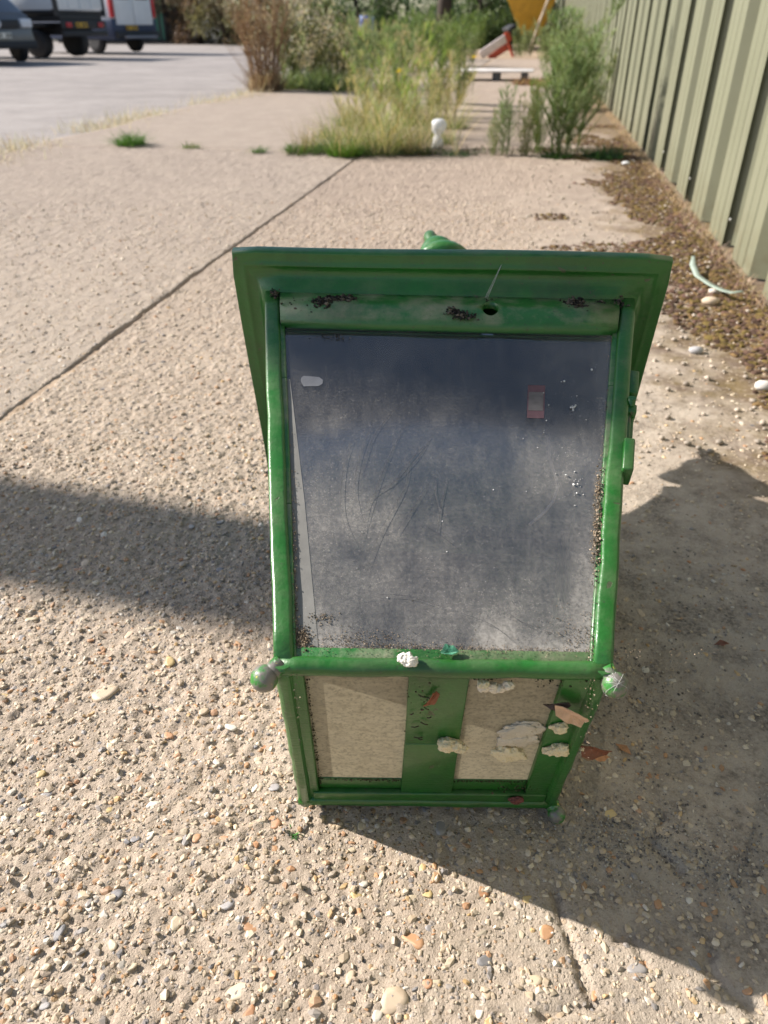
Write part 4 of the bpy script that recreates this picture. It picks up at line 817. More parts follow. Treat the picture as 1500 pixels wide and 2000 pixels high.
# ------------------------------------------------------------------ scraps lying on and by the lantern
m = N('cream_foam'); n = m.noise(160, 5, .65); c = m.mix(m.ramp(n, [(.3, 0.), (.7, 1.)]), (.66, .55, .34), (.74, .66, .47)); x_ = m.bsdf(c, .75, 0, m.bump(n, .8, .003), 0, .3); FOAM = m.m; m.t.nodes['Principled BSDF'].inputs['Subsurface Weight'].default_value = .25; m.t.nodes['Principled BSDF'].inputs['Subsurface Radius'].default_value = (.004, .003, .002)
def lump(name, F, x, y, d, dims, ang, mat, label, cat, seed, nb=10, jit=.42):
    """a torn lump made of overlapping swellings, flattened against the face"""
    rr = random.Random(seed); ex = F.p(x + .01, y) - F.p(x, y); ex /= np.linalg.norm(ex); ey = np.cross(F.n, ex); ca, sa = math.cos(ang), math.sin(ang); e1 = ex * ca + ey * sa; e2 = -ex * sa + ey * ca
    c0 = F.p(x, y, d); bm = bmesh.new()
    for k in range(nb):
        u, v_ = rr.uniform(-1, 1) * dims[0] * .6, rr.uniform(-1, 1) * dims[1] * .55; r = rr.uniform(.28, .85) * min(dims[0], dims[1])
        q = bmesh.ops.create_icosphere(bm, subdivisions=4, radius=1)['verts']
        for vt in q:
            l = vt.co; nz = 1 + jit * 1.1 * mnoise.noise(l * 1.5 + Vector((k * 3.1, seed, 0))) + jit * .55 * mnoise.noise(l * 4 + Vector((seed, k, 0))) + jit * .12 * mnoise.noise(l * 11 + Vector((0, k, seed)))
            p = c0 + e1 * (u + l.x * r * nz * 1.25) + e2 * (v_ + l.y * r * nz) + F.n * (l.z * dims[2] * .75 * nz + dims[2] * .2); vt.co = V(p - c0)
    me = bpy.data.meshes.new('mesh'); bm.to_mesh(me); bm.free()
    for pl in me.polygons: pl.use_smooth = True
    return obj(name, me, mat, None, c0, label, cat)
lump('foam_scrap', F_TOP, .395, .010, .0035, (.008, .006, .005), .2, plain('white_foam', (.72, .68, .60), .8, 0, .08, 90, .5), 'small white foam crumb on the bead at the middle of the lantern', 'foam', 1)
lump('foam_scrap', F_BOT, .665, .895, .000, (.020, .007, .005), .10, plain('glossy_foam', (.66, .58, .46), .35, 0, .1, 60, .4), 'long glossy foam smear along the top of the right foot pane', 'foam', 2)
lump('foam_scrap', F_BOT, .615, .935, .002, (.006, .006, .005), .3, FOAM, 'white foam crumb at the left end of the glossy smear', 'foam', 9, 4)
lump('foam_scrap', F_BOT, .565, .525, .002, (.020, .009, .007), -.35, FOAM, 'winged cream foam lump overlapping the green cross bar', 'foam', 3, 9)
lump('foam_scrap', F_BOT, .775, .56, -.006, (.019, .028, .004), .1, plain('translucent_foam', (.52, .47, .38), .5, 0, .12, 70, .5), 'largest greyish foam patch in the middle of the right foot pane', 'foam', 4, 10)
lump('foam_scrap', F_BOT, .765, .42, -.005, (.012, .016, .006), -.5, FOAM, 'cream foam tail hanging below the largest foam patch', 'foam', 5)
lump('foam_scrap', F_BOT, .918, .505, .001, (.013, .010, .006), -.2, FOAM, 'rounded cream foam knob on the right green stile', 'foam', 6, 8)
lump('foam_scrap', F_BOT, .912, .655, .001, (.010, .008, .005), .4, FOAM, 'cream foam wad under the pale dry leaf', 'foam', 7, 6)
lump('foam_scrap', F_BOT, 1.02, .47, -.004, (.006, .010, .005), .2, FOAM, 'cream foam piece against the red-brown leaf at the right edge', 'foam', 8, 6)
def leafpiece(name, c, e1, e2, nv, pts, mat, label, cat, fold=.3, thick=.0006):
    """a dry leaf scrap: outline in (u, v), creased down the middle and curled"""
    bm = bmesh.new(); ring = []
    ctr = bm.verts.new((0, 0, 0)); top = []
    for k in range(len(pts)):
        for t in (0, .5):
            u = pts[k][0] * (1 - t) + pts[(k + 1) % len(pts)][0] * t; v_ = pts[k][1] * (1 - t) + pts[(k + 1) % len(pts)][1] * t
            top.append(bm.verts.new(V(e1 * u + e2 * v_ + nv * (abs(v_) * fold + .15 * fold * u * math.sin(u * 300)))))
    for k in range(len(top)): bm.faces.new((ctr, top[k], top[(k + 1) % len(top)]))
    bmesh.ops.subdivide_edges(bm, edges=bm.edges[:], cuts=1, use_grid_fill=True)
    for vt in bm.verts: vt.co += V(nv) * random.uniform(-.0006, .0006)
    r = bmesh.ops.solidify(bm, geom=bm.faces[:], thickness=thick); me = bpy.data.meshes.new('mesh'); bm.to_mesh(me); bm.free()
    return obj(name, me, mat, None, c, label, cat)
LF1 = plain('pale_dry_leaf', (.58, .38, .25), .6, 0, .2, 90, .4); LF2 = plain('red_brown_leaf', (.17, .055, .025), .45, 0, .35, 120, .4); LF3 = plain('tan_leaf', (.40, .20, .09), .5, 0, .3, 90, .4)
nb_, ex_ = F_BOT.n, RV; ey_ = np.cross(nb_, ex_); ey_ = ey_ if ey_[2] > 0 else -ey_
leafpiece('dry_leaf', F_BOT.p(.905, .80, .010), ex_ * .75 - ey_ * .66, ex_ * .66 + ey_ * .75, nb_, [(-.022, .0), (-.010, .009), (.008, .011), (.020, .006), (.022, -.006), (.006, -.009), (-.012, -.008)], LF1, 'pale pinkish dry leaf stuck at the upper right of the foot pane', 'leaf', .5)
leafpiece('dry_leaf', F_BOT.p(.862, .835, .006), ex_ * .9 + ey_ * .3, -ex_ * .3 + ey_ * .9, nb_, [(-.014, 0), (-.004, .007), (.010, .005), (.012, -.004), (-.002, -.008)], plain('dark_leaf', (.045, .025, .02), .6), 'small dark curled leaf left of the pale dry leaf', 'leaf', .5)
leafpiece('dry_leaf', F_BOT.p(1.045, .48, -.002), ex_ * .9 - ey_ * .4, ex_ * .4 + ey_ * .9, nb_ * .8 + n3(0, 0, .3), [(-.014, 0), (-.008, .012), (.006, .009), (.016, .012), (.020, -.002), (.008, -.013), (-.006, -.012)], LF2, 'dark red-brown leaf poking out at the right edge of the lantern', 'leaf', .6)
leafpiece('dry_leaf', F_BOT.p(1.085, .43, -.004), ex_ * .8 - ey_ * .5, ex_ * .5 + ey_ * .8, nb_, [(-.008, 0), (0, .008), (.012, .004), (.012, -.006), (0, -.008)], LF3, 'tan leaf tip beside the red-brown leaf', 'leaf', .5)
leafpiece('dry_leaf', F_BOT.p(.472, .83, .003), ex_ * .35 + ey_ * .93, ex_ * .93 - ey_ * .35, nb_, [(-.014, -.002), (-.002, .004), (.014, .003), (.013, -.003), (0, -.002)], plain('rust_leaf', (.22, .07, .025), .6), 'thin rust coloured leaf sliver on the green cross bar', 'leaf', .8)
lump('berry_scrap', F_BOT, .832, .095, .004, (.006, .006, .004), .2, plain('dull_red_scrap', (.15, .045, .035), .7, 0, .3, 120, .6), 'dull red crumpled scrap on the lowest rail of the lantern', 'scrap', 21, 7)
leafpiece('paint_flake', F_TOP.p(.517, .030, -.003), RV, AXV, UV, [(-.008, -.002), (-.004, .006), (.004, .005), (.009, .001), (.004, -.004), (-.004, -.004)], plain('green_flake', (.06, .22, .13), .5, 0, .3, 90), 'curled blue-green paint flake on the lower rail of the big pane', 'paint flake', .9)
# fallen leaf chips and a sprig on the concrete near the lantern
def gpt(px, py, z=.0): 
    P = G(px, py, z); h = float(hfield(*[np.array([q]) for q in toAB(P)], True)[2][0]); return n3(P[0], P[1], h + z)
leafpiece('dry_leaf', gpt(1218, 1462, .004), n3(.5, -.8, .2), n3(.8, .5, .1), n3(0, 0, 1), [(-.014, 0), (0, .006), (.014, 0), (0, -.006)], LF3, 'narrow brown leaf chip on the concrete right of the lantern', 'leaf', .4)
leafpiece('dry_leaf', gpt(1410, 1255, .004), n3(1, 0, .1), n3(0, 1, 0), n3(0, 0, 1), [(-.011, 0), (0, .007), (.012, 0), (0, -.006)], LF2, 'small dark leaf on the shaded concrete at the far right', 'leaf', .4)
sp = tuft(26, .006, .006, .014, (.07, .2, .05), 77, 1.3, .004, .3); obj('sprig', mesh_np(*sp), LEAF, None, gpt(575, 1628), 'tiny green sprig in the concrete below the left corner of the lantern', 'plant')
# grey-green plastic strip and stones by the fence
pts = [G(x, y, .012) + n3(0, 0, dz) for x, y, dz in ((1350, 518, .03), (1350, 530, .02), (1360, 545, .008), (1385, 560, .004), (1405, 575, .012), (1425, 584, .016), (1448, 583, .02))]
mb = MB(); rs = []
for i, p in enumerate(pts):
    t = pts[min(i + 1, len(pts) - 1)] - pts[max(0, i - 1)]; t /= np.linalg.norm(t); sd = np.cross(t, n3(0, 0, 1)); sd /= np.linalg.norm(sd); wd = .011 if 0 < i < 6 else .005
    rs.append([p + sd * wd + n3(0, 0, .004), p + n3(0, 0, .0015), p - sd * wd + n3(0, 0, .005), p - sd * wd + n3(0, 0, .0065), p + n3(0, 0, .003), p + sd * wd + n3(0, 0, .0055)])
P0 = pts[3]; obj('plastic_strip', mb.rings(rs).mesh(P0), plain('grey_green_plastic', (.36, .43, .36), .4, 0, .12, 40, .2), None, P0, 'bent grey-green plastic strip lying on the moss by the fence', 'plastic strip')
for k, (px, py, d, lab_) in enumerate([(1395, 575, 24, 'pale triangular stone under the plastic strip'), (1358, 690, 28, 'grey rounded stone at the edge of the moss right of the lantern head'), (1385, 596, 32, 'flat buff stone just below the plastic strip'), (1490, 760, 34, 'pale stone at the right edge of the photo by the moss'), (1222, 322, 14, 'white stone at the fence end of the slab joint')]):
    P = gpt(px, py); r = d / 2 * np.linalg.norm(P - n3(0, 0, CAM_H)) / 1480; mb = MB(); mb.ball((0, 0, 0), r, 2, .3, (1, .7, .5), random.Random(k + 60)); obj('stone', mb.mesh(), plain('pale_stone', [(.58, .52, .45), (.38, .37, .37), (.56, .44, .32), (.60, .56, .52), (.7, .7, .7)][k], .8, 0, .12, 60, .4), None, P + n3(0, 0, r * .35), lab_, 'stone')

# ------------------------------------------------------------------ white bottle in the joint
P = G(853, 291); BT = empty('plastic_bottle', P, .4, label='crushed white plastic bottle standing in the weeds of the joint', cat='bottle')
m = N('white_translucent_plastic'); d = m.bsdf((.80, .81, .84), .35, 0, m.bump(m.noise(40, 3), .6, .01), 0, .5, False); t = m.n('ShaderNodeBsdfTranslucent'); t.inputs[0].default_value = (.8, .82, .86, 1); m.mixsh(.3, d, t.outputs[0]); WP = m.m
mb = MB(); rk = random.Random(5); rs = []
for r, h in [(.030, 0), (.040, .006), (.042, .03), (.040, .055), (.033, .075), (.024, .092), (.026, .10), (.040, .115), (.052, .135), (.055, .16), (.050, .185), (.036, .198), (.020, .202)]:
    rs.append([Vector((r * math.cos(a) * (1 + .12 * math.sin(3 * a + h * 60)) + .06 * h, r * math.sin(a) * (1 + .1 * math.cos(2 * a + h * 40)), h)) for a in np.linspace(0, 2 * math.pi, 20, endpoint=False)])
obj('body', mb.rings(rs).mesh(), WP, BT)

# ------------------------------------------------------------------ far things down the path
# white board lying on dark battens
P = G(968, 157); WB = empty('white_board', P, -.17, label='flat white board raised on dark battens across the far path', cat='board')
obj('board', MB().box(-.62, .62, -.3, .45, .13, .155).mesh((0, 0, 0), .004), plain('white_board', (.66, .62, .58), .6, 0, .1, 4), WB)
for x0 in (-.55, -.05, .42): obj('batten', MB().box(x0, x0 + .12, -.28, .42, 0, .13).mesh(), plain('dark_batten', (.07, .075, .08), .8), WB)
P = G(1045, 165); obj('rusty_leaves', mesh_np(*tuft(500, .35, .05, .2, (.26, .15, .07), 88, 1.2, .02, .4)), LEAF, None, P, 'heap of dead brown weeds at the right end of the white board', 'plant')
# toppled barrier
RED = plain('red_plastic', (.50, .07, .035), .45); WHT = plain('white_plastic', (.72, .62, .58), .45); BLK = plain('black_rubber', (.018, .018, .02), .7)
P = G(975, 112); TB = empty('road_barrier', P, .25, label='toppled red and white road barrier plank on the far path', cat='barrier')
Mx = Matrix.Translation((0, 0, .12)) @ Matrix.Rotation(-.50, 4, 'Y')
obj('plank', MB().box(-.55, .30, -.03, .03, .12, .34, Mx).mesh((0, 0, 0), .008), WHT, TB); obj('plank_end', MB().box(.30, .46, -.032, .032, .10, .36, Mx).mesh((0, 0, 0), .008), RED, TB); obj('red_band', MB().box(-.35, .25, -.036, .036, -.06, .10, Mx).mesh((0, 0, 0), .006), RED, TB)
obj('foot', MB().box(.38, .62, -.25, .25, .36, .46, Mx).mesh((0, 0, 0), .02), BLK, TB)
obj('leg', MB().box(.30, .36, -.03, .03, -.3, .12, Mx).mesh(), RED, TB)
# yellow site dumper seen end on
P = G(1030, 96); DU = empty('site_dumper', P, -.15, label='yellow skip-loading site dumper parked at the end of the path beside the fence', cat='dumper')
YEL = plain('dumper_yellow', (.62, .33, .03), .45, 0, .15, 5)
mb = MB(); sk = [(-1.05, .95, 1.55), (.95, .95, 1.55)]
mb.hexa([(-.30, -.3, .45), (.45, -.3, .45), (.45, .7, .45), (-.30, .7, .45), (-1.0, -.75, 1.75), (.95, -.75, 1.75), (.95, 1.1, 1.75), (-1.0, 1.1, 1.75)]); obj('skip', mb.mesh((0, 0, 0), .03), YEL, DU)
mb = MB(); mb.tube([(-1.02, -.77, 1.76), (.97, -.77, 1.76), (.97, 1.12, 1.76), (-1.02, 1.12, 1.76), (-1.02, -.77, 1.76)], .04, 8); obj('rim', mb.mesh(), YEL, DU)
obj('chassis', MB().box(-.35, .5, .3, 2.6, .4, .7).mesh((0, 0, 0), .03), plain('dumper_frame', (.03, .03, .03), .6), DU)
def wheel(parent, c, r, wd, axis, rimmat, name='wheel'):
    ax_ = Vector(axis); o = obj(name, MB().lathe([(r * .55, -wd / 2), (r * .93, -wd / 2), (r, -wd * .35), (r, wd * .35), (r * .93, wd / 2), (r * .55, wd / 2)], Vector(c), ax_, 28).mesh(), BLK, parent)
    obj('rim', MB().lathe([(.02, -wd * .3), (r * .2, -wd * .42), (r * .3, -wd * .25), (r * .5, -wd * .3), (r * .56, -wd * .45), (r * .56, wd * .45), (r * .5, wd * .3), (r * .2, wd * .42), (.02, wd * .3)], Vector(c), ax_, 24).mesh(), rimmat, o); return o
for xx in (-.75, .78):
    for yy in (.55, 2.2): wheel(DU, (xx, yy, .42), .42, .3, (1, 0, 0), YEL)
obj('seat', MB().box(-.25, .35, 1.9, 2.3, .75, 1.2).mesh((0, 0, 0), .05), BLK, DU); mb = MB(); mb.tube([(-.5, 2.4, .7), (-.5, 2.4, 2.5), (.5, 2.4, 2.5), (.5, 2.4, .7)], .04, 8); obj('roll_bar', mb.mesh(), BLK, DU)
P = G(1026, 100); mb = MB(); mb.tube([(0, 0, 0), (.25, .35, .7), (.62, .75, 1.55), (.95, 1.1, 2.3)], .045, 10); obj('timber_pole', mb.mesh(), plain('bleached_timber', (.46, .37, .27), .8), None, P + n3(0, -.9, 0), 'pale timber pole leaning against the yellow dumper', 'pole')
# light-coloured grey post, blue drum, tree trunk at the back
P = G(735, 92); obj('signpost', MB().lathe([(.06, 0), (.06, 3.2), (.05, 3.22), (0, 3.23)], Vector((0, 0, 0)), Vector((0, 0, 1)), 14).mesh(), plain('galvanised_post', (.42, .43, .45), .45, .4), None, P, 'plain grey galvanised post at the back among the weeds', 'post')
P = G(717, 96); BD = empty('water_drum', P, 0, label='blue plastic drum on a stack beside the grey post', cat='drum')
obj('body', MB().lathe([(.0, .55), (.26, .55), (.29, .60), (.29, .8), (.27, .82), (.29, .84), (.29, 1.05), (.26, 1.1), (0, 1.1)], Vector((0, 0, 0)), Vector((0, 0, 1)), 20).mesh(), plain('blue_plastic', (.05, .12, .40), .45), BD); obj('stand', MB().box(-.3, .3, -.3, .3, 0, .55).mesh(), plain('grey_stand', (.2, .22, .25), .7), BD)
BARK = plain('dark_bark', (.055, .04, .03), .9, 0, .35, 8, .8)
def leaf_cloud(seed, n, centres, ll, lw, cols):
    g = np.random.default_rng(seed); ci = g.integers(0, len(centres), n); C = np.array([c[:3] for c in centres])[ci]; Rr = np.array([c[3] for c in centres])[ci]
    d = g.normal(size=(n, 3)); d /= np.linalg.norm(d, axis=1, keepdims=True); P = C + d * (Rr * g.random(n) ** .45)[:, None]; P[:, 2] = np.where(P[:, 2] < .05, np.abs(P[:, 2]) * .5 + .05, P[:, 2])
    dd = d * .6 + g.normal(size=(n, 3)) * .6; dd /= np.linalg.norm(dd, axis=1, keepdims=True); pc = np.array(cols)[g.integers(0, len(cols), len(centres))][ci] * (.65 + .7 * g.random((n, 1)))
    return mesh_np(*blades(P, dd, np.full(n, ll) * (.6 + .8 * g.random(n)), np.full(n, lw), .3 * g.random(n), pc, 2))
def tree(name, px, py, dist, h, cr, cols, label, seed, trunk_r=.2, low=.25, nl=5000, group=None, cat='tree', ll=.22):
    b = G(px, py); k = dist / b[1]; P = n3(b[0] * k, dist, -.045); rr = random.Random(seed); o = empty(name, P, 0, label=label, cat=cat, group=group)
    mb = MB(); mb.tube([(0, 0, 0), (rr.uniform(-.1, .1), 0, h * .25), (rr.uniform(-.2, .2), rr.uniform(-.2, .2), h * .55), (0, 0, h * .85)], [trunk_r, trunk_r * .8, trunk_r * .5, .03], 10); cs = []
    for i in range(18):
        a = rr.uniform(0, 6.28); zz = h * rr.uniform(low, .95) if i > 5 or low > .2 else h * low * rr.uniform(.5, 2.); wd = cr * math.sqrt(max(.15, 1 - ((zz / h - .55) / .55) ** 2)); r2 = wd * rr.uniform(.3, .85); c = (math.cos(a) * r2, math.sin(a) * r2, zz); cs.append((*c, cr * rr.uniform(.22, .42)))
        if i % 2 == 0: mb.tube([(0, 0, zz * .7), (c[0] * .6, c[1] * .6, zz * .9), c], [trunk_r * .35, trunk_r * .2, .015], 6)
    obj('trunk', mb.mesh(), BARK, o); obj('crown', leaf_cloud(seed, nl, cs, ll, ll * .45, cols), LEAF, o); return o
GT = [(.10, .17, .06), (.14, .21, .075), (.18, .25, .10), (.11, .18, .09)]; BT_ = [(.19, .125, .085), (.24, .17, .11), (.16, .12, .08), (.17, .16, .085)]
tree('broad_tree', 866, 62, 36, 7.5, 3.2, GT, 'tree with a thick dark trunk at the back centre', 5, .36, .42, 6000)
for j, (px, d, h, cr, cols, lab_) in enumerate([(560, 40, 3.2, 2.4, BT_, 'brown-green bush behind the buff shrubs'), (640, 44, 4.0, 2.8, GT, 'green bush behind the grey post on its left'), (700, 38, 3.4, 2.2, GT, 'green bush right behind the blue drum'), (790, 40, 4.0, 2.6, GT, 'green bush left of the thick dark trunk'),
      (930, 37, 3.6, 2.2, GT, 'green bush between the dark trunk and the yellow dumper'), (990, 46, 4.5, 3.0, GT, 'dense green bush behind the yellow dumper'), (1075, 44, 4.5, 2.2, [(.06, .08, .03), (.10, .09, .05)], 'dark bush squeezed between the dumper and the fence end'), (390, 47, 3.4, 2.6, BT_, 'leafless brown bramble bush right of the dark container'), (440, 45, 3.6, 2.6, BT_, 'rusty brown bush at the back of the yard'), (490, 46, 3.8, 2.6, BT_, 'tall brown bush behind the dead stalks'), (340, 55, 6, 3.5, BT_, 'brown tree behind the dark container'), (250, 58, 7, 4, GT, 'green tree far behind the white van'), (120, 58, 7, 4, GT, 'green tree far behind the tipper truck'), (0, 56, 7, 4, GT, 'green tree far behind the grey van')]):
    tree('bush' if h < 5 else 'background_tree', px, 70, d, h, cr, cols, lab_, 20 + j, .12, .10, 6500, None, 'bush' if h < 5 else 'tree', .20)
for j in range(12):
    px = -200 + j * 135; tree('hedge_tree', px, 60, 66 + (j % 3) * 4, 9, 5.0, GT if j > 4 else GT + BT_[:2], ORD[j] + ' of the distant trees closing the view', 60 + j, .2, .05, 4200, 'far row of trees', 'tree', .36)
# wire crates at the back of the yard
WIRE = plain('white_wire', (.78, .80, .78), .5)
for px, lab_, rz in ((375, 'white wire crate left of its pair at the back of the yard', .2), (400, 'greyish wire crate right of its pair at the back of the yard', -.2)):
    P = G(px, 81); mb = MB()
    for x in np.linspace(-.4, .4, 5):
        for s_ in (-.35, .35): mb.box(x - .04, x + .04, s_ - .02, s_ + .02, 0, .95)
    for z in (.05, .45, .92):
        for s_ in (-.35, .35): mb.box(-.42, .42, s_ - .015, s_ + .015, z, z + .08)
        for s_ in (-.41, .41): mb.box(s_ - .015, s_ + .015, -.35, .35, z, z + .04)
    o = obj('wire_crate', mb.mesh(), WIRE, None, P, lab_, 'crate'); o.rotation_euler = (0, 0, rz)
# dark container
P = G(328, 84); CO = empty('storage_container', P, RD(-3), label='dark storage container with a green side behind the white van', cat='container')
GRN = plain('container_green', (.02, .12, .075), .5); DKB = plain('container_dark', (.035, .032, .033), .6)
obj('body', MB().box(-6, 0, 0, 2.4, 0, 2.6).mesh((0, 0, 0), .03), DKB, CO); mb = MB()
for k in range(2): obj('door', MB().box(-.0, .05, .08 + k * 1.15, 1.16 + k * 1.15, .12, 2.5).mesh((0, 0, 0), .01), DKB, CO)
for k in range(22): obj('side_rib', MB().box(-5.9 + k * .27, -5.9 + k * .27 + .14, -.035, .0, .15, 2.45).mesh(), GRN, CO)

# ------------------------------------------------------------------ vehicles in the yard (x forward, y left, origin at rear axle centre line)
GLASSV = plain('vehicle_glass', (.03, .035, .045), .08); WHV = plain('white_vehicle_paint', (.66, .68, .70), .35, 0, .05, 3, 0, .5); GRY = plain('grey_vehicle_paint', (.12, .125, .135), .35, .3, .08, 3, 0, .4); DKV = plain('dark_chassis', (.02, .021, .024), .6); NAVY = plain('navy_panel', (.015, .03, .075), .4)
REDL = plain('red_lens', (.45, .02, .03), .2); YPL = plain('yellow_plate', (.70, .40, .03), .5, 0, .05); WPL = plain('white_plate', (.70, .68, .60), .5, 0, .05); RIMB = plain('blue_grey_rim', (.22, .28, .40), .4, .3); CLR = plain('clear_lens', (.6, .62, .66), .15); BLKP = plain('plate_print', (.03, .03, .03), .6)
def plate(parent, x, y, z, mat, w_=.52, h_=.115, sx=-1):
    o = obj('number_plate', MB().box(x - .01, x + .01, y - w_ / 2, y + w_ / 2, z, z + h_).mesh(), mat, parent); mb = MB()
    for k in range(7):
        if k == 4: continue
        yy = y - w_ * .42 + k * w_ * .14; mb.box(x + sx * .011, x + sx * .016, yy - .022, yy + .022, z + .02, z + h_ - .02)
    obj('plate_print', mb.mesh(), BLKP, o)
# tipper truck
HD = RD(162)
TR = empty('tipper_truck', G(172, 112), HD, label='white dropside tipper truck with a dark chassis, seen from its rear corner', cat='truck')
obj('chassis', MB().box(.0, 5.2, -.45, .45, .55, .85).mesh((0, 0, 0), .02), DKV, TR); obj('subframe', MB().box(-.02, 3.5, -.95, .95, .88, 1.06).mesh((0, 0, 0), .02), DKV, TR)
obj('bed_floor', MB().box(-.05, 3.5, -1.05, 1.05, 1.06, 1.14).mesh((0, 0, 0), .01), DKV, TR)
for k in range(2):
    for s_ in (-1, 1): obj('side_board', MB().box(.02 + k * 1.74, 1.68 + k * 1.74, s_ * 1.05 - .02, s_ * 1.05 + .02, 1.16, 1.66).mesh((0, 0, 0), .008), WHV, TR)
tg = obj('tailgate', MB().box(-.06, -.02, -1.0, 1.0, 1.16, 1.66).mesh((0, 0, 0), .008), WHV, TR)
for yy in (-.5, 0, .5): obj('tailgate_rib', MB().box(-.085, -.06, yy - .05, yy + .05, 1.18, 1.64).mesh(), WHV, tg)
for xx, s_ in ((-.03, 1), (-.03, -1), (1.71, 1), (1.71, -1), (3.46, 1), (3.46, -1)): obj('post', MB().box(xx - .05, xx + .05, s_ * 1.05 - .05, s_ * 1.05 + .05, 1.0, 1.75).mesh(), DKV, TR)
cb = obj('cab', MB().add([(3.6, -.95, .55), (5.3, -.95, .55), (5.3, .95, .55), (3.6, .95, .55), (3.6, -.95, 2.25), (4.6, -.85, 2.25), (4.6, .85, 2.25), (3.6, .95, 2.25), (5.3, -.95, 1.2), (5.3, .95, 1.2)], [(0, 1, 2, 3), (4, 5, 6, 7), (0, 4, 7, 3), (0, 1, 8, 5, 4), (3, 2, 9, 6, 7), (1, 2, 9, 8), (8, 9, 6, 5)]).mesh((0, 0, 0), .04), WHV, TR)
for s_ in (-1, 1): obj('window', MB().box(3.85, 4.6, s_ * .93 - .01, s_ * .96 + .01, 1.35, 1.95).mesh((0, 0, 0), .01), GLASSV, cb)
obj('bumper', MB().box(-.12, -.02, -1.0, 1.0, .52, .66).mesh((0, 0, 0), .01), DKV, TR)
obj('light_board', MB().box(-.10, -.04, -1.0, 1.0, .70, .90).mesh((0, 0, 0), .01), DKV, TR)
for yy in (-.72, .72):
    obj('tail_light', MB().box(-.13, -.10, yy - .12, yy + .12, .74, .86).mesh((0, 0, 0), .01), REDL, TR)
plate(TR, -.115, .15, .74, YPL)
for s_ in (-1, 1):
    wheel(TR, (.95, s_ * .82, .36), .36, .38, (0, s_, 0), DKV); wheel(TR, (4.5, s_ * .85, .36), .36, .24, (0, s_, 0), RIMB); obj('mudguard', MB().box(.5, 1.4, s_ * .8 - .22, s_ * .8 + .22, .76, .82).mesh((0, 0, 0), .01), DKV, TR)
# white van behind, rear doors towards the viewer
VN = empty('panel_van', G(272, 103), RD(150), label='white panel van with a dark blue lower half behind the tipper, rear doors facing', cat='van')
mb = MB(); mb.hexa([(0, -.98, .95), (3.9, -.98, .95), (3.9, .98, .95), (0, .98, .95), (.06, -.90, 2.4), (3.5, -.88, 2.4), (3.5, .88, 2.4), (.06, .90, 2.4)]); obj('body', mb.mesh((0, 0, 0), .06), WHV, VN)
obj('lower_body', MB().box(-.01, 4.9, -1.0, 1.0, .38, .97).mesh((0, 0, 0), .04), NAVY, VN)
mb = MB(); mb.hexa([(3.9, -.98, .95), (5.0, -.95, .95), (5.0, .95, .95), (3.9, .98, .95), (3.5, -.88, 2.35), (3.95, -.84, 2.2), (3.95, .84, 2.2), (3.5, .88, 2.35)]); obj('cab', mb.mesh((0, 0, 0), .05), WHV, VN)
for s_ in (-1, 1): 
    dr = obj('rear_door', MB().box(-.03, .0, .01 if s_ > 0 else -.82, .82 if s_ > 0 else -.01, .80, 2.2).mesh((0, 0, 0), .01), WHV, VN); obj('window', MB().box(-.04, -.03, (.12 if s_ > 0 else -.7), (.7 if s_ > 0 else -.12), 1.5, 2.05).mesh((0, 0, 0), .005), GLASSV, dr)
    obj('tail_light', MB().box(-.04, .06, s_ * .93 - .07, s_ * .93 + .07, 1.0, 1.75).mesh((0, 0, 0), .01), REDL, VN); obj('side_window', MB().box(4.0, 4.5, s_ * .93 - .02, s_ * .95 + .02, 1.2, 1.8).mesh(), GLASSV, VN)
    wheel(VN, (1.0, s_ * .86, .34), .34, .24, (0, s_, 0), DKV); wheel(VN, (4.2, s_ * .86, .34), .34, .24, (0, s_, 0), RIMB)
obj('bumper', MB().box(-.14, .0, -.95, .95, .42, .62).mesh((0, 0, 0), .02), DKV, VN); obj('step', MB().box(-.28, -.14, -.7, .7, .42, .5).mesh((0, 0, 0), .01), plain('grey_step', (.2, .2, .22), .5), VN)
plate(VN, -.05, .2, .66, YPL)
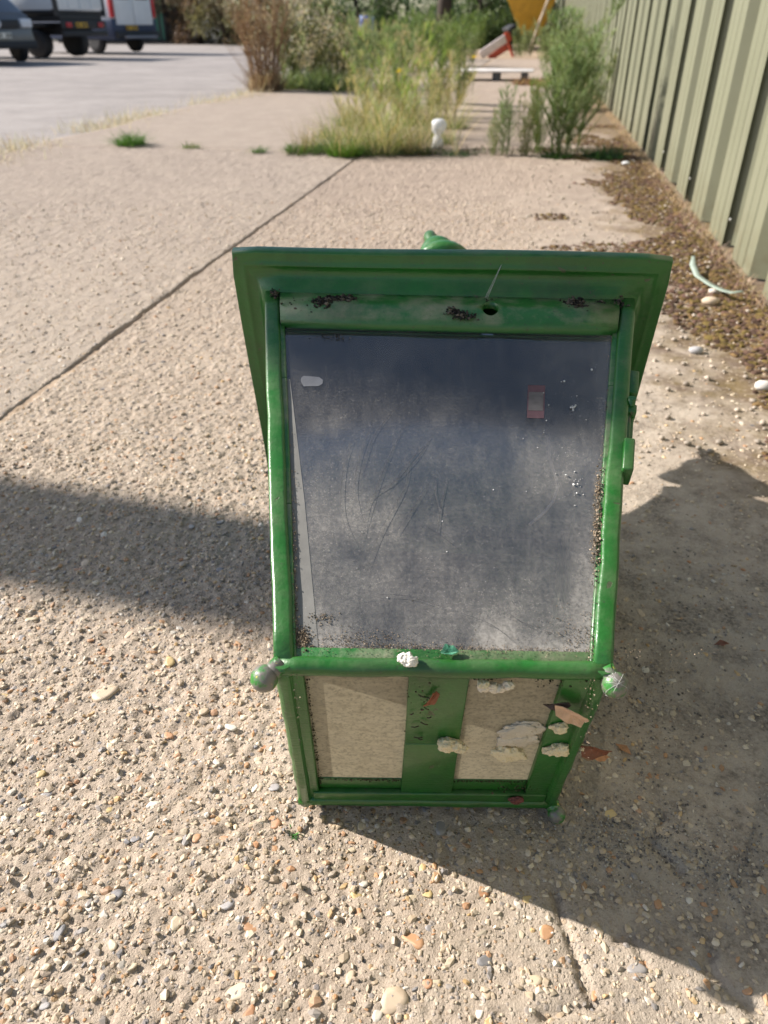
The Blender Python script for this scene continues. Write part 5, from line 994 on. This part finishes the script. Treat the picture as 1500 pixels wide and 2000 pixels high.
# grey van at the left edge, nose on
GV = empty('grey_van', G(12, 124), RD(-40), label='dark grey van nose at the left edge of the photo', cat='van')
mb = MB(); mb.hexa([(-4.2, -.95, .35), (.0, -.93, .35), (.0, .93, .35), (-4.2, .95, .35), (-4.2, -.95, 1.05), (-.10, -.88, 1.02), (-.10, .88, 1.02), (-4.2, .95, 1.05)]); obj('lower_body', mb.mesh((0, 0, 0), .06), GRY, GV)
mb = MB(); mb.hexa([(-4.2, -.95, 1.04), (-.14, -.86, 1.02), (-.14, .86, 1.02), (-4.2, .95, 1.04), (-4.2, -.85, 1.95), (-1.8, -.78, 1.95), (-1.8, .78, 1.95), (-4.2, .85, 1.95)]); obj('cab', mb.mesh((0, 0, 0), .06), GRY, GV)
obj('windscreen', MB().hexa([(-.55, -.74, 1.20), (-.5, -.74, 1.20), (-.5, .74, 1.20), (-.55, .74, 1.20), (-1.66, -.68, 1.86), (-1.6, -.68, 1.88), (-1.6, .68, 1.88), (-1.66, .68, 1.86)]).mesh(), plain('sky_lit_glass', (.10, .13, .17), .05), GV)  # paler than the other vehicle glass: sky light put into its base colour
obj('grille', MB().box(-.03, .02, -.55, .55, .72, .90).mesh((0, 0, 0), .01), DKV, GV); obj('bumper', MB().box(-.05, .06, -.9, .9, .30, .46).mesh((0, 0, 0), .02), DKV, GV); obj('badge', MB().lathe([(0, 0), (.09, 0), (.09, .02), (0, .025)], Vector((.02, 0, .82)), Vector((1, 0, 0)), 16).mesh(), CLR, GV)
for s_ in (-1, 1):
    obj('headlight', MB().box(-.12, .03, s_ * .74 - .14, s_ * .74 + .14, .74, .92).mesh((0, 0, 0), .02), CLR, GV); wheel(GV, (-.85, s_ * .84, .33), .33, .22, (0, s_, 0), DKV); wheel(GV, (-3.4, s_ * .84, .33), .33, .22, (0, s_, 0), DKV)
plate(GV, .07, 0, .52, WPL, .52, .115, 1)
# ------------------------------------------------------------------ tall pole beyond the left of the frame: its shade falls across the paving
mb = MB(); mb.tube([(0, 0, -.04), (0, 0, 3), (0, 0, 6), (0, 0, 9)], [.165, .160, .155, .15], 20)
PB = np.array([-.50, 1.09]) + np.array([math.sin(SUN_AZ), math.cos(SUN_AZ)]) * 7.0
obj('utility_pole', mb.mesh(), plain('weathered_pole', (.16, .12, .09), .85, 0, .3, 10, .6), None, (PB[0], PB[1], 0), 'tall round timber utility pole standing in the yard left of the paving', 'pole')
